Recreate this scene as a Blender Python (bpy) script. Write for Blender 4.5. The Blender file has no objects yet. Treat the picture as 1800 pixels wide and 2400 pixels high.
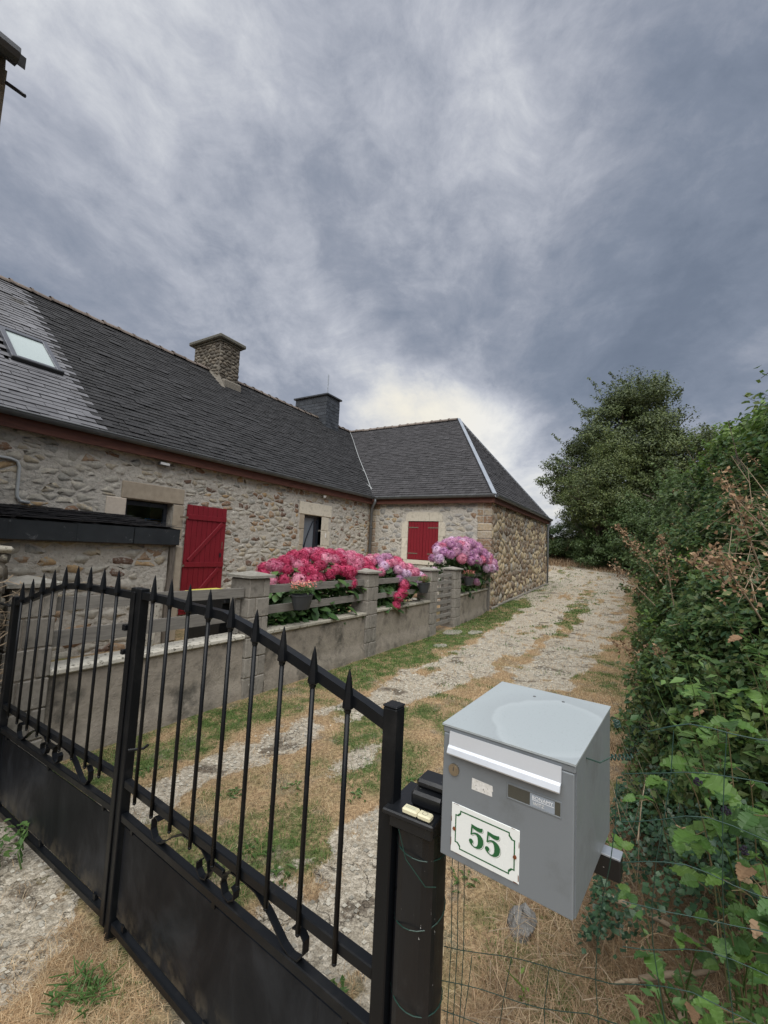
import bpy, math, random
import numpy as np
from mathutils import Vector, Matrix
R = math.radians
random.seed(7); rng = np.random.default_rng(7)
scene = bpy.context.scene

# ------------------------------------------------------------------ camera
YAW, PITCH, ROLL, FPX = R(31.0733), R(4.9618), R(2.7631), 1019.0
CAMZ = 1.6
def cam_basis():
    f = Vector((math.cos(PITCH)*math.cos(YAW), math.cos(PITCH)*math.sin(YAW), math.sin(PITCH)))
    r = Vector((math.sin(YAW), -math.cos(YAW), 0)); u = r.cross(f)
    r2 = r*math.cos(ROLL)+u*math.sin(ROLL); u2 = -r*math.sin(ROLL)+u*math.cos(ROLL)
    return r2, u2, f
cr, cu, cf = cam_basis()
cam = bpy.data.cameras.new('camera'); camo = bpy.data.objects.new('camera', cam)
scene.collection.objects.link(camo); scene.camera = camo
cam.sensor_fit = 'VERTICAL'; cam.sensor_height = 36; cam.lens = FPX/2400*36
cam.clip_start = 0.05; cam.clip_end = 3000
camo.matrix_world = Matrix(((cr.x, cu.x, -cf.x, 0), (cr.y, cu.y, -cf.y, 0), (cr.z, cu.z, -cf.z, CAMZ), (0, 0, 0, 1)))

# ------------------------------------------------------------------ world
SUN_EL, SUN_AZ = R(60), R(208)      # azimuth of the sun, counted from +X towards +Y
world = bpy.data.worlds.new('World'); scene.world = world; world.use_nodes = True
class NT:
    def __init__(s, nt): s.t = nt; s.n = nt.nodes; s.l = nt.links
    def new(s, typ, **kw):
        nd = s.n.new(typ)
        for k, v in kw.items(): setattr(nd, k, v)
        return nd
    def link(s, a, b): s.l.new(a, b)
    def set(s, sock, v):
        if hasattr(v, 'is_linked'): s.link(v, sock)
        else: sock.default_value = v
    def math(s, op, a, b=0.0, c=None, clamp=False):
        m = s.new('ShaderNodeMath', operation=op); m.use_clamp = clamp
        s.set(m.inputs[0], a); s.set(m.inputs[1], b)
        if c is not None: s.set(m.inputs[2], c)
        return m.outputs[0]
    def vmath(s, op, a, b=None, scale=None):
        m = s.new('ShaderNodeVectorMath', operation=op); s.set(m.inputs[0], a)
        if b is not None: s.set(m.inputs[1], b)
        if scale is not None: s.set(m.inputs['Scale'], scale)
        return m.outputs['Value'] if op in ('DOT_PRODUCT', 'LENGTH', 'DISTANCE') else m.outputs[0]
    def noise(s, vec, scale, detail=4, rough=.55, dist=0.0, out=0):
        m = s.new('ShaderNodeTexNoise'); s.set(m.inputs['Vector'], vec); m.inputs['Scale'].default_value = scale
        m.inputs['Detail'].default_value = detail; m.inputs['Roughness'].default_value = rough; m.inputs['Distortion'].default_value = dist
        return m.outputs[out]
    def ramp(s, fac, stops, interp='LINEAR'):
        m = s.new('ShaderNodeValToRGB'); cr_ = m.color_ramp; cr_.interpolation = interp
        while len(cr_.elements) > 1: cr_.elements.remove(cr_.elements[-1])
        cr_.elements[0].position = stops[0][0]
        def c4(c): return (c, c, c, 1) if isinstance(c, (int, float)) else (c[0], c[1], c[2], 1)
        cr_.elements[0].color = c4(stops[0][1])
        for p, c in stops[1:]:
            e = cr_.elements.new(p); e.color = c4(c)
        s.set(m.inputs[0], fac); return m.outputs[0]
    def mix(s, fac, a, b, blend='MIX'):
        m = s.new('ShaderNodeMix', data_type='RGBA', blend_type=blend)
        s.set(m.inputs[0], fac)
        for sock, v in ((m.inputs[6], a), (m.inputs[7], b)):
            if not hasattr(v, 'is_linked') and len(v) == 3: v = (*v, 1)
            s.set(sock, v)
        return m.outputs[2]
    def maprange(s, v, a, b, c=0.0, d=1.0, smooth=True):
        m = s.new('ShaderNodeMapRange'); m.interpolation_type = 'SMOOTHSTEP' if smooth else 'LINEAR'
        s.set(m.inputs[0], v); m.inputs[1].default_value = a; m.inputs[2].default_value = b
        m.inputs[3].default_value = c; m.inputs[4].default_value = d
        return m.outputs[0]

def pix_dir(x, y):
    d = cr*((x-900)/FPX)+cu*((1200-y)/FPX)+cf
    return d.normalized()
def build_world():
    w = NT(world.node_tree); w.n.clear()
    out = w.new('ShaderNodeOutputWorld')
    tc = w.new('ShaderNodeTexCoord'); d = w.vmath('NORMALIZE', tc.outputs['Generated'])
    sky = w.new('ShaderNodeTexSky', sky_type='NISHITA'); sky.sun_disc = False
    sky.sun_elevation = SUN_EL; sky.sun_rotation = R(90)-SUN_AZ
    bg1 = w.new('ShaderNodeBackground'); w.link(sky.outputs[0], bg1.inputs[0]); bg1.inputs[1].default_value = 0.08
    sep = w.new('ShaderNodeSeparateXYZ'); w.link(d, sep.inputs[0])
    zc = w.math('MAXIMUM', sep.outputs[2], 0.0); den = w.math('ADD', zc, 0.16)
    ca, sa = math.cos(R(26)), math.sin(R(26))
    along = w.vmath('DOT_PRODUCT', d, (ca, sa, 0)); acr = w.vmath('DOT_PRODUCT', d, (-sa, ca, 0))
    comb = w.new('ShaderNodeCombineXYZ')
    w.set(comb.inputs[0], w.math('MULTIPLY', w.math('DIVIDE', along, den), 0.50)); w.set(comb.inputs[1], w.math('DIVIDE', acr, den)); comb.inputs[2].default_value = 8.3
    p = comb.outputs[0]
    warp = w.vmath('SCALE', w.vmath('SUBTRACT', w.noise(p, 1.6, 3, .5, out=1), (.5, .5, .5)), scale=.14)
    pw = w.vmath('ADD', p, warp)
    n1 = w.noise(pw, .9, 4, .45); n2 = w.noise(pw, 2.2, 7, .55, .0); n3 = w.noise(w.vmath('ADD', w.vmath('MULTIPLY', d, (1, 1, 1.7)), w.vmath('SCALE', w.noise(d, 3.0, 3, .5, out=1), scale=.25)), 5.0, 10, .66, .0)
    v = w.math('ADD', w.math('MULTIPLY', w.math('SUBTRACT', n1, .5), .34), w.math('MULTIPLY', w.math('SUBTRACT', n2, .5), .50))
    v = w.math('ADD', v, w.math('MULTIPLY', w.math('SUBTRACT', n3, .5), .72))
    n4 = w.noise(pw, 6.5, 8, .62, .0); v = w.math('ADD', v, w.math('MULTIPLY', w.math('SUBTRACT', n4, .5), .26))
    v = w.math('ADD', v, 0.505)
    blobs = [(20, 20, .34, 14), (300, 200, .09, 22), (450, 60, .07, 14), (1140, 420, .20, 22), (1250, 380, .08, 60), (900, 120, .06, 10), (760, 330, -.10, 40), (560, 520, -.05, 30), (60, 600, -.20, 16),
             (300, 560, -.08, 30), (1020, 700, -.10, 40), (1380, 700, -.13, 16), (1740, 560, -.10, 10), (500, 735, .20, 70), (780, 860, .16, 60), (1080, 600, .05, 60),
             (1010, 865, -.08, 140), (1000, 950, .30, 130), (880, 965, .26, 200), (1120, 1010, .30, 110), (1200, 1090, .20, 80), (1330, 1200, .2, 140), (1800, 900, .04, 12), (1560, 880, -.04, 20)]
    for (bx, by, amp, k) in blobs:
        q = w.vmath('DOT_PRODUCT', d, tuple(pix_dir(bx, by)))
        e = w.math('EXPONENT', w.math('MULTIPLY', w.math('SUBTRACT', q, 1.0), float(k)*1.2))
        v = w.math('MULTIPLY_ADD', e, amp, v)
    v = w.math('MULTIPLY_ADD', w.maprange(sep.outputs[2], 0.30, 0.0), .10, v)
    # the cloud deck behind the camera is the bright part the place is lit by
    col = w.ramp(v, [(0.0, (.155, .190, .255)), (.22, (.190, .228, .300)), (.38, (.245, .284, .362)), (.52, (.340, .372, .448)), (.68, (.52, .545, .615)), (.84, (.74, .76, .80)), (1.0, (.96, .96, .95))])
    q = w.vmath('DOT_PRODUCT', d, tuple(pix_dir(960, 985)))
    warm = w.math('EXPONENT', w.math('MULTIPLY', w.math('SUBTRACT', q, 1.0), 70.0))
    q2 = w.vmath('DOT_PRODUCT', d, tuple(pix_dir(1350, 1230)))
    warm = w.math('ADD', warm, w.math('EXPONENT', w.math('MULTIPLY', w.math('SUBTRACT', q2, 1.0), 160.0)))
    wf = w.math('MULTIPLY', warm, w.maprange(v, .68, 1.0), clamp=True)
    col = w.mix(w.math('MULTIPLY', wf, .55), col, (1.05, .96, .74))
    bg2 = w.new('ShaderNodeBackground'); w.link(col, bg2.inputs[0]); bg2.inputs[1].default_value = SKY_K
    mx = w.new('ShaderNodeMixShader'); mx.inputs[0].default_value = 0.97
    w.link(bg1.outputs[0], mx.inputs[1]); w.link(bg2.outputs[0], mx.inputs[2]); w.link(mx.outputs[0], out.inputs[0])
SKY_K = 0.275
build_world()

sun = bpy.data.lights.new('sun', 'SUN'); suno = bpy.data.objects.new('sun', sun); scene.collection.objects.link(suno)
sun.energy = 1.5; sun.angle = R(75); sun.color = (1.0, .985, .955)
sd = Vector((math.cos(SUN_EL)*math.cos(SUN_AZ), math.cos(SUN_EL)*math.sin(SUN_AZ), math.sin(SUN_EL)))
suno.rotation_euler = (-sd).to_track_quat('-Z', 'Y').to_euler()
suno.location = (0, 0, 20)
vs = scene.view_settings; vs.view_transform = 'Standard'; vs.look = 'None'; vs.gamma = 1; vs.use_curve_mapping = False
vs.exposure = 1.7
scene.cycles.max_bounces = 6; scene.cycles.diffuse_bounces = 3; scene.cycles.transparent_max_bounces = 8
scene.cycles.use_denoising = True

# ------------------------------------------------------------------ helpers
COL = scene.collection
ABS = {}
def tag(o, label=None, cat=None, group=None, kind=None):
    if label: o['label'] = label
    if cat: o['category'] = cat
    if group: o['group'] = group
    if kind: o['kind'] = kind
    return o
def thing(name, loc, label, cat, group=None):
    o = bpy.data.objects.new(name, None); COL.objects.link(o); o.location = loc; o.empty_display_size = .1
    ABS[o.name] = Vector(loc); return tag(o, label, cat, group)
def mesh_of(name, V, F, mat, smooth=False):
    me = bpy.data.meshes.new(name)
    V = np.asarray(V, dtype=np.float32).reshape(-1, 3)
    if isinstance(F, np.ndarray):
        k = F.shape[1]; me.vertices.add(len(V)); me.vertices.foreach_set('co', V.ravel())
        me.loops.add(F.size); me.loops.foreach_set('vertex_index', F.ravel().astype(np.int32))
        me.polygons.add(len(F)); me.polygons.foreach_set('loop_start', np.arange(0, F.size, k, dtype=np.int32))
        me.polygons.foreach_set('loop_total', np.full(len(F), k, dtype=np.int32)); me.update(calc_edges=True); me.validate()
    else:
        me.from_pydata([tuple(map(float, v)) for v in V], [], [tuple(f) for f in F]); me.update()
    if smooth: me.polygons.foreach_set('use_smooth', [True]*len(me.polygons))
    if mat: me.materials.append(mat)
    return me
def put(name, me, parent=None, loc=(0, 0, 0), rot=None):
    """loc is in world coordinates"""
    o = bpy.data.objects.new(name, me); COL.objects.link(o)
    base = ABS[parent.name] if parent is not None else Vector((0, 0, 0))
    if parent is not None: o.parent = parent
    if rot is not None: o.matrix_local = Matrix.Translation(Vector(loc)-base) @ rot.to_4x4()
    else: o.location = Vector(loc)-base
    ABS[o.name] = Vector(loc); return o
def mk(name, V, F, mat, parent=None, smooth=False, centre=True):
    """world-space verts -> object whose origin is at its own base centre"""
    V = np.asarray(V, dtype=float).reshape(-1, 3)
    c = np.array([(V[:, 0].min()+V[:, 0].max())/2, (V[:, 1].min()+V[:, 1].max())/2, V[:, 2].min()]) if centre else np.zeros(3)
    return put(name, mesh_of(name, V-c, F, mat, smooth), parent, tuple(c))
class MB:
    def __init__(s): s.V = []; s.F = []; s.n = 0
    def add(s, V, F):
        V = [tuple(v) for v in V]; s.F += [tuple(i+s.n for i in f) for f in F]; s.V += V; s.n += len(V); return s
    def box(s, x0, x1, y0, y1, z0, z1, fr=None, bev=0.0):
        if bev > 0:
            b = min(bev, (x1-x0)/2.01, (y1-y0)/2.01, (z1-z0)/2.01)
            V = []; idx = {}
            for sx in (0, 1):
                for sy in (0, 1):
                    for sz in (0, 1):
                        X = (x0, x1)[sx]; Y = (y0, y1)[sy]; Z = (z0, z1)[sz]
                        dx = b*(1-2*sx); dy = b*(1-2*sy); dz = b*(1-2*sz)
                        idx[(sx, sy, sz, 0)] = len(V); V.append((X, Y+dy, Z+dz))
                        idx[(sx, sy, sz, 1)] = len(V); V.append((X+dx, Y, Z+dz))
                        idx[(sx, sy, sz, 2)] = len(V); V.append((X+dx, Y+dy, Z))
            F = []
            def q(a, flip): F.append(tuple(a[::-1]) if flip else tuple(a))
            for sx in (0, 1): q([idx[(sx, a, b_, 0)] for a, b_ in ((0, 0), (0, 1), (1, 1), (1, 0))], sx == 1)
            for sy in (0, 1): q([idx[(a, sy, b_, 1)] for a, b_ in ((0, 0), (1, 0), (1, 1), (0, 1))], sy == 1)
            for sz in (0, 1): q([idx[(a, b_, sz, 2)] for a, b_ in ((0, 0), (0, 1), (1, 1), (1, 0))], sz == 1)
            for sx in (0, 1):
                for sy in (0, 1): q([idx[(sx, sy, 0, 0)], idx[(sx, sy, 0, 1)], idx[(sx, sy, 1, 1)], idx[(sx, sy, 1, 0)]], sx != sy)
                for sz in (0, 1): q([idx[(sx, 0, sz, 0)], idx[(sx, 1, sz, 0)], idx[(sx, 1, sz, 2)], idx[(sx, 0, sz, 2)]], sx != sz)
            for sy in (0, 1):
                for sz in (0, 1): q([idx[(0, sy, sz, 1)], idx[(0, sy, sz, 2)], idx[(1, sy, sz, 2)], idx[(1, sy, sz, 1)]], sy != sz)
            for k in range(8):
                sx, sy, sz = k >> 2, (k >> 1) & 1, k & 1
                q([idx[(sx, sy, sz, 0)], idx[(sx, sy, sz, 2)], idx[(sx, sy, sz, 1)]], (sx+sy+sz) % 2 == 1)
        else:
            V = [(x0, y0, z0), (x1, y0, z0), (x1, y1, z0), (x0, y1, z0), (x0, y0, z1), (x1, y0, z1), (x1, y1, z1), (x0, y1, z1)]
            F = [(0, 3, 2, 1), (4, 5, 6, 7), (0, 1, 5, 4), (1, 2, 6, 5), (2, 3, 7, 6), (3, 0, 4, 7)]
        if fr is not None:
            O, A, B, C = fr; V = [O+A*v[0]+B*v[1]+C*v[2] for v in V]
            if A.cross(B).dot(C) < 0: F = [f[::-1] for f in F]
        return s.add(V, F)
    def prism(s, poly, O, U, W, N, t0, t1):
        """polygon in (U,W) extruded along N from t0 to t1"""
        k = len(poly); V = [O+U*a+W*b+N*t0 for a, b in poly]+[O+U*a+W*b+N*t1 for a, b in poly]
        F = [tuple(range(k))[::-1], tuple(range(k, 2*k))]+[(i, (i+1) % k, k+(i+1) % k, k+i) for i in range(k)]
        return s.add(V, F)
    def tube(s, pts, r, n=8, cap=True):
        pts = [Vector(p) for p in pts]; m = len(pts); rr = r if isinstance(r, (list, tuple)) else [r]*m
        V = []; up = Vector((0, 0, 1)); prev = None
        for i, p in enumerate(pts):
            t = (pts[min(i+1, m-1)]-pts[max(i-1, 0)]).normalized()
            if prev is None: a = t.orthogonal().normalized()
            else: a = (prev-t*prev.dot(t)).normalized()
            prev = a; b = t.cross(a)
            for j in range(n):
                th = 2*math.pi*j/n; V.append(p+(a*math.cos(th)+b*math.sin(th))*rr[i])
        F = [(i*n+j, i*n+(j+1) % n, (i+1)*n+(j+1) % n, (i+1)*n+j) for i in range(m-1) for j in range(n)]
        if cap: F += [tuple(range(n))[::-1], tuple(range((m-1)*n, m*n))]
        return s.add(V, F)
    def lathe(s, prof, O, n=16):
        O = Vector(O); V = []
        for r, z in prof:
            for j in range(n): V.append(O+Vector((r*math.cos(2*math.pi*j/n), r*math.sin(2*math.pi*j/n), z)))
        m = len(prof); F = [(i*n+j, i*n+(j+1) % n, (i+1)*n+(j+1) % n, (i+1)*n+j) for i in range(m-1) for j in range(n)]
        F += [tuple(range(n))[::-1], tuple(range((m-1)*n, m*n))]
        return s.add(V, F)
    def obj(s, name, mat, parent=None, smooth=False): return mk(name, s.V, s.F, mat, parent, smooth)
def box(name, x0, x1, y0, y1, z0, z1, mat, parent=None, bev=.004, fr=None):
    return MB().box(x0, x1, y0, y1, z0, z1, fr, bev).obj(name, mat, parent)
X_, Y_, Z_ = Vector((1, 0, 0)), Vector((0, 1, 0)), Vector((0, 0, 1))

# ------------------------------------------------------------------ materials
def mat_base(name):
    m = bpy.data.materials.new(name); m.use_nodes = True; t = NT(m.node_tree); t.n.clear()
    out = t.new('ShaderNodeOutputMaterial'); b = t.new('ShaderNodeBsdfPrincipled'); t.link(b.outputs[0], out.inputs[0])
    g = t.new('ShaderNodeNewGeometry'); oi = t.new('ShaderNodeObjectInfo')
    rnd = t.math('FRACT', t.math('ADD', g.outputs['Random Per Island'], oi.outputs['Random']))
    return m, t, b, g.outputs['Position'], rnd, g
def bump(t, b, h, strength=.4, dist=.01):
    n = t.new('ShaderNodeBump'); n.inputs['Strength'].default_value = strength; n.inputs['Distance'].default_value = dist
    t.link(h, n.inputs['Height']); t.link(n.outputs[0], b.inputs['Normal'])
def M(name, cols, rough=.85, scale=6, bs=60, bstr=.4, bd=.004, var=.0, metal=0, spec=.3, stops=None, dirt=None, stretch=None):
    """two-tone noise over world position plus a per-piece brightness change"""
    m, t, b, pos, rnd, g = mat_base(name)
    if stretch: pos = t.vmath('MULTIPLY', pos, stretch)
    n = t.noise(pos, scale, 6, .6)
    k = len(cols)
    c = t.ramp(n, [(.3+.4*i/max(1, k-1), col) for i, col in enumerate(cols)]) if k > 1 else t.mix(0.0, cols[0], cols[0])
    if stops: c = t.mix(.75, c, t.ramp(rnd, stops, 'CONSTANT'))
    if var:
        f = t.math('MULTIPLY_ADD', rnd, 2*var, 1-var); c = t.vmath('SCALE', c, scale=f)
    if dirt:
        dcol, dsc, lo, hi = dirt
        c = t.mix(t.maprange(t.noise(pos, dsc, 7, .65), lo, hi), c, dcol)
    t.set(b.inputs['Base Color'], c); b.inputs['Roughness'].default_value = rough; b.inputs['Metallic'].default_value = metal
    b.inputs['Specular IOR Level'].default_value = spec
    h = t.noise(pos, bs, 6, .65)
    if bstr: bump(t, b, h, bstr, bd)
    return m
mt = {}
def paint(name, col, rough=.45, metal=0, spec=.5, chip=None, grime=(.02, .02, .018), gl=.55):
    m, t, b, pos, rnd, g = mat_base(name)
    n = t.noise(pos, 9, 6, .65)
    c = t.mix(t.math('MULTIPLY', t.maprange(n, gl, gl+.25), .6), col, grime)
    if chip: c = t.mix(t.maprange(t.noise(pos, 70, 3, .6), .70, .74), c, chip)
    t.set(b.inputs['Base Color'], c); t.set(b.inputs['Roughness'], t.maprange(n, .3, .8, rough-.1, rough+.2, False))
    b.inputs['Metallic'].default_value = metal; b.inputs['Specular IOR Level'].default_value = spec
    bump(t, b, t.noise(pos, 130, 4, .6), .15, .001)
    return m
mt['gate'] = paint('gate_black_paint', (.0050, .0060, .0075), .36, 0, .22, grime=(.020, .020, .020), gl=.52)
def gate_sheet():
    m, t, b, pos, rnd, g = mat_base('gate_sheet_steel')
    sp = t.vmath('MULTIPLY', pos, (3, 3, 2))
    n = t.noise(sp, 1.2, 6, .6, .6)
    c = t.ramp(n, [(.35, (.004, .005, .007)), (.5, (.0065, .008, .011)), (.6, (.015, .0175, .022)), (.72, (.026, .029, .034))])
    st = t.noise(t.vmath('MULTIPLY', pos, (60, 60, 1.5)), 1, 3, .5)
    c = t.mix(t.math('MULTIPLY', t.maprange(st, .70, .80), .16), c, (.12, .11, .09))
    sepz = t.new('ShaderNodeSeparateXYZ'); t.link(pos, sepz.inputs[0])
    low = t.math('MULTIPLY', t.maprange(sepz.outputs[2], .20, .07), t.maprange(t.noise(pos, 14, 5, .6), .42, .62))
    c = t.mix(t.math('MULTIPLY', low, .5), c, (.12, .10, .07))
    t.set(b.inputs['Base Color'], c); t.set(b.inputs['Roughness'], t.maprange(n, .3, .7, .55, .36)); b.inputs['Specular IOR Level'].default_value = .16
    bump(t, b, t.noise(pos, 60, 4, .6), .15, .001); return m
mt['gate_sheet'] = gate_sheet()
mt['box_grey'] = paint('mailbox_grey_enamel', (.165, .183, .198), .38, .0, .5, grime=(.105, .115, .115), gl=.48)
def lid_mat():
    m, t, b, pos, rnd, g = mat_base('mailbox_lid_enamel')
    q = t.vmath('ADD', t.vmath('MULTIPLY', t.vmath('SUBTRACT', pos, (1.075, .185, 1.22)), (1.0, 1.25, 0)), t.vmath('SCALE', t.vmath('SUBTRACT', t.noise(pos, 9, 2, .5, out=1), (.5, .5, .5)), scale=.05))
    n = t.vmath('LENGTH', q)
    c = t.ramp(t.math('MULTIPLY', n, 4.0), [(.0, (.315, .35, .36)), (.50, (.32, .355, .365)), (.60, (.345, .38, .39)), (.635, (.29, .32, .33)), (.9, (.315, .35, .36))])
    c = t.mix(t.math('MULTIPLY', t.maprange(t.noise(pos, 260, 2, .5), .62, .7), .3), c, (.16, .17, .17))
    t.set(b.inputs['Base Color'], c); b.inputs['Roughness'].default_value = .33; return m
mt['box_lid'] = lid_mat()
mt['alu'] = paint('satin_aluminium', (.58, .61, .65), .42, .35, .5, grime=(.4, .4, .42))
mt['brass'] = paint('worn_nickel', (.36, .31, .24), .35, .9, .5)
mt['enamel'] = paint('white_enamel', (.74, .77, .75), .22, 0, .6, grime=(.45, .40, .28), gl=.62)
mt['green_paint'] = paint('dark_green_print', (.014, .105, .034), .3, 0, .5, gl=.9)
mt['grey_print'] = paint('grey_print', (.22, .27, .22), .3, 0, .5, gl=.9)
mt['rust'] = M('rusty_screw', [(.10, .03, .012), (.22, .08, .03)], .9, 60, 120, .5, .001)
mt['cream'] = paint('cream_plastic', (.62, .58, .40), .4, 0, .5, grime=(.35, .3, .2))
mt['label_paper'] = M('weathered_label', [(.55, .54, .50), (.75, .74, .72)], .7, 160, 200, .1, .001, dirt=((.12, .12, .1), 150, .6, .68))
mt['window_dark'] = paint('name_window_backing', (.055, .055, .045), .15, 0, .6, grime=(.14, .13, .09))
mt['name_tag'] = paint('grey_name_tag', (.27, .31, .36), .3, 0, .5)
mt['white_text'] = paint('white_print', (.78, .80, .82), .4, gl=.95)
mt['dark_text'] = paint('dark_print', (.05, .05, .05), .4, gl=.95)
mt['wire'] = paint('green_pvc_wire', (.010, .040, .030), .4, 0, .5, gl=.9)
mt['post_black'] = paint('black_post', (.007, .008, .010), .34, 0, .42, grime=(.06, .06, .058), gl=.55, chip=(.30, .30, .29))
mt['slate_dark'] = M('old_fibre_slate', [(.020, .020, .021), (.038, .038, .040)], .78, 5, 90, .5, .003, var=.24, spec=.22, dirt=((.14, .135, .12), 34, .61, .68))
mt['slate_light'] = M('new_grey_slate', [(.110, .110, .118), (.165, .165, .175)], .55, 2.2, 60, .25, .002, var=.16, spec=.4, dirt=((.06, .055, .048), 1.6, .55, .72))
mt['slate_wing'] = M('wing_fibre_slate', [(.032, .031, .033), (.058, .056, .059)], .78, 6, 90, .5, .003, var=.20, spec=.25, dirt=((.15, .145, .125), 36, .61, .68))
mt['slate_clad'] = M('chimney_slate', [(.030, .034, .040), (.052, .058, .066)], .55, 5, 60, .3, .002, var=.35, spec=.45)
mt['underlay'] = M('roof_underlay', [(.012, .012, .012), (.02, .02, .02)], .9)
mt['ridge'] = M('weathered_ridge_tile', [(.11, .085, .075), (.17, .14, .12), (.075, .065, .055)], .9, 14, 50, .6, .006, var=.2, dirt=((.30, .28, .19), 18, .6, .68))
mt['zinc'] = M('aged_zinc', [(.10, .108, .112), (.155, .165, .168)], .5, 5, 40, .15, .002, metal=.35, spec=.5, var=.05)
mt['zinc_light'] = M('bright_zinc', [(.26, .29, .33), (.36, .39, .43)], .45, 5, 40, .15, .002, metal=.3, spec=.5)
mt['zinc_pipe'] = M('zinc_pipe', [(.15, .16, .17), (.21, .22, .23)], .5, 6, 40, .15, .002, metal=.3, spec=.5)
mt['fascia'] = M('stained_fascia_wood', [(.075, .030, .022), (.14, .058, .040)], .7, 4, 80, .4, .003, stretch=(1, 1, 6))
mt['mortar'] = M('lime_mortar', [(.41, .38, .325), (.50, .465, .405), (.36, .34, .295)], .95, 7, 15, 1.0, .04, dirt=((.27, .25, .215), 14.0, .56, .70))
mt['mortar_w'] = M('wing_mortar', [(.30, .27, .225), (.40, .365, .305)], .95, 9, 40, .8, .012, dirt=((.20, .18, .15), 5.0, .56, .7))
mt['mortar_d'] = M('dark_mortar', [(.13, .12, .10), (.20, .18, .15)], .95, 14, 40, .9, .012)
def stone_mat(name, stops, dirt=None, bs=38, bd=.010, smear=(.38, .36, .31)):
    m, t, b, pos, rnd, g = mat_base(name)
    c = t.ramp(rnd, stops, 'CONSTANT')
    n = t.noise(pos, 17, 7, .65, .3)
    c = t.mix(1.0, c, t.ramp(n, [(.25, .60), (.5, 1.0), (.75, 1.32)]), 'MULTIPLY')
    c = t.mix(t.math('MULTIPLY', t.maprange(t.noise(pos, 13, 8, .72), .50, .60), .75), c, smear)
    if dirt: c = t.mix(t.maprange(t.noise(pos, dirt[1], 6, .6), dirt[2], dirt[3]), c, dirt[0])
    t.set(b.inputs['Base Color'], c); b.inputs['Roughness'].default_value = .9; b.inputs['Specular IOR Level'].default_value = .25
    bump(t, b, t.math('ADD', t.noise(pos, bs, 7, .65), t.math('MULTIPLY', t.noise(pos, 9, 3, .5), .8)), .9, bd); return m
mt['stone_f'] = stone_mat('facade_rubble', [(0, (.38, .355, .30)), (.20, (.44, .405, .335)), (.36, (.30, .29, .255)), (.48, (.40, .345, .255)), (.62, (.46, .43, .37)),
                          (.76, (.22, .135, .085)), (.82, (.38, .265, .145)), (.88, (.15, .095, .07)), (.93, (.32, .22, .14))])
mt['stone_w'] = stone_mat('wing_rubble', [(0, (.20, .135, .080)), (.14, (.33, .245, .145)), (.28, (.15, .105, .072)), (.42, (.40, .32, .20)), (.56, (.25, .20, .145)),
                          (.68, (.44, .35, .21)), (.80, (.175, .115, .07)), (.90, (.27, .25, .22))])
mt['stone_wf'] = stone_mat('wing_front_rubble', [(0, (.30, .29, .27)), (.25, (.36, .33, .28)), (.42, (.27, .265, .25)), (.58, (.38, .34, .27)), (.74, (.33, .315, .29)), (.86, (.27, .18, .115)), (.93, (.36, .27, .16))])
mt['stone_d'] = stone_mat('chimney_rubble', [(0, (.105, .092, .075)), (.25, (.165, .142, .112)), (.5, (.085, .074, .060)), (.7, (.20, .178, .145)), (.85, (.13, .112, .088))], dirt=((.30, .28, .22), 12, .6, .7), smear=(.13, .12, .10))
mt['quoin'] = stone_mat('corner_stone', [(0, (.30, .215, .135)), (.25, (.40, .32, .215)), (.45, (.23, .15, .095)), (.6, (.36, .30, .22)), (.8, (.27, .205, .15))])
mt['ashlar'] = M('cream_limestone', [(.50, .45, .36), (.60, .55, .45), (.42, .38, .30)], .85, 7, 60, .3, .003, var=.08, dirt=((.33, .29, .22), 9, .6, .75))
mt['ashlar_new'] = M('new_cream_stone', [(.50, .43, .35), (.58, .51, .42)], .85, 20, 60, .2, .002)
mt['ashlar_old'] = M('old_buff_lintel', [(.30, .25, .19), (.40, .34, .26)], .85, 9, 50, .5, .004)
def red():
    m, t, b, pos, rnd, g = mat_base('red_shutter_paint')
    n = t.noise(t.vmath('MULTIPLY', pos, (30, 30, 3)), 1.5, 4, .6)
    c = t.ramp(n, [(.3, (.150, .006, .013)), (.7, (.215, .010, .020))]); c = t.mix(t.math('MULTIPLY', t.noise(pos, 2.5, 5, .6), .22), c, (.27, .035, .04))
    t.set(b.inputs['Base Color'], c); b.inputs['Roughness'].default_value = .5; b.inputs['Specular IOR Level'].default_value = .35
    bump(t, b, t.noise(t.vmath('MULTIPLY', pos, (60, 60, 6)), 2, 4, .6), .25, .002); return m
mt['red'] = red()
mt['iron'] = M('rusty_iron', [(.10, .08, .06), (.22, .17, .12)], .8, 30, 90, .3, .001)
mt['anthracite'] = paint('anthracite_frame', (.014, .017, .024), .3, 0, .5, gl=.8)
mt['door_panel'] = paint('grey_door_panel', (.135, .155, .180), .35, 0, .5, gl=.8, grime=(.11, .13, .15))
def glass(name, col, rough=.03, tr=.0):
    m, t, b, pos, rnd, g = mat_base(name); b.inputs['Base Color'].default_value = (*col, 1); b.inputs['Roughness'].default_value = rough
    b.inputs['Specular IOR Level'].default_value = .6; b.inputs['Transmission Weight'].default_value = tr; return m
mt['glass_dark'] = glass('dark_window_glass', (.9, .92, .93), .02, 1.0)
mt['glass_sky'] = glass('skylight_blind_glass', (.40, .46, .45), .08)
mt['room'] = M('room_interior', [(.10, .085, .06), (.16, .13, .09)], .8)
mt['room_wall'] = M('room_wall_ochre', [(.55, .42, .22), (.62, .48, .26)], .8)
mt['blue'] = paint('blue_painted_tube', (.03, .16, .36), .4)
mt['block'] = M('concrete_block', [(.17, .155, .13), (.25, .23, .20), (.14, .13, .11)], .95, 11, 90, .7, .004, var=.12, dirt=((.50, .49, .43), 26, .655, .70))
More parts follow.
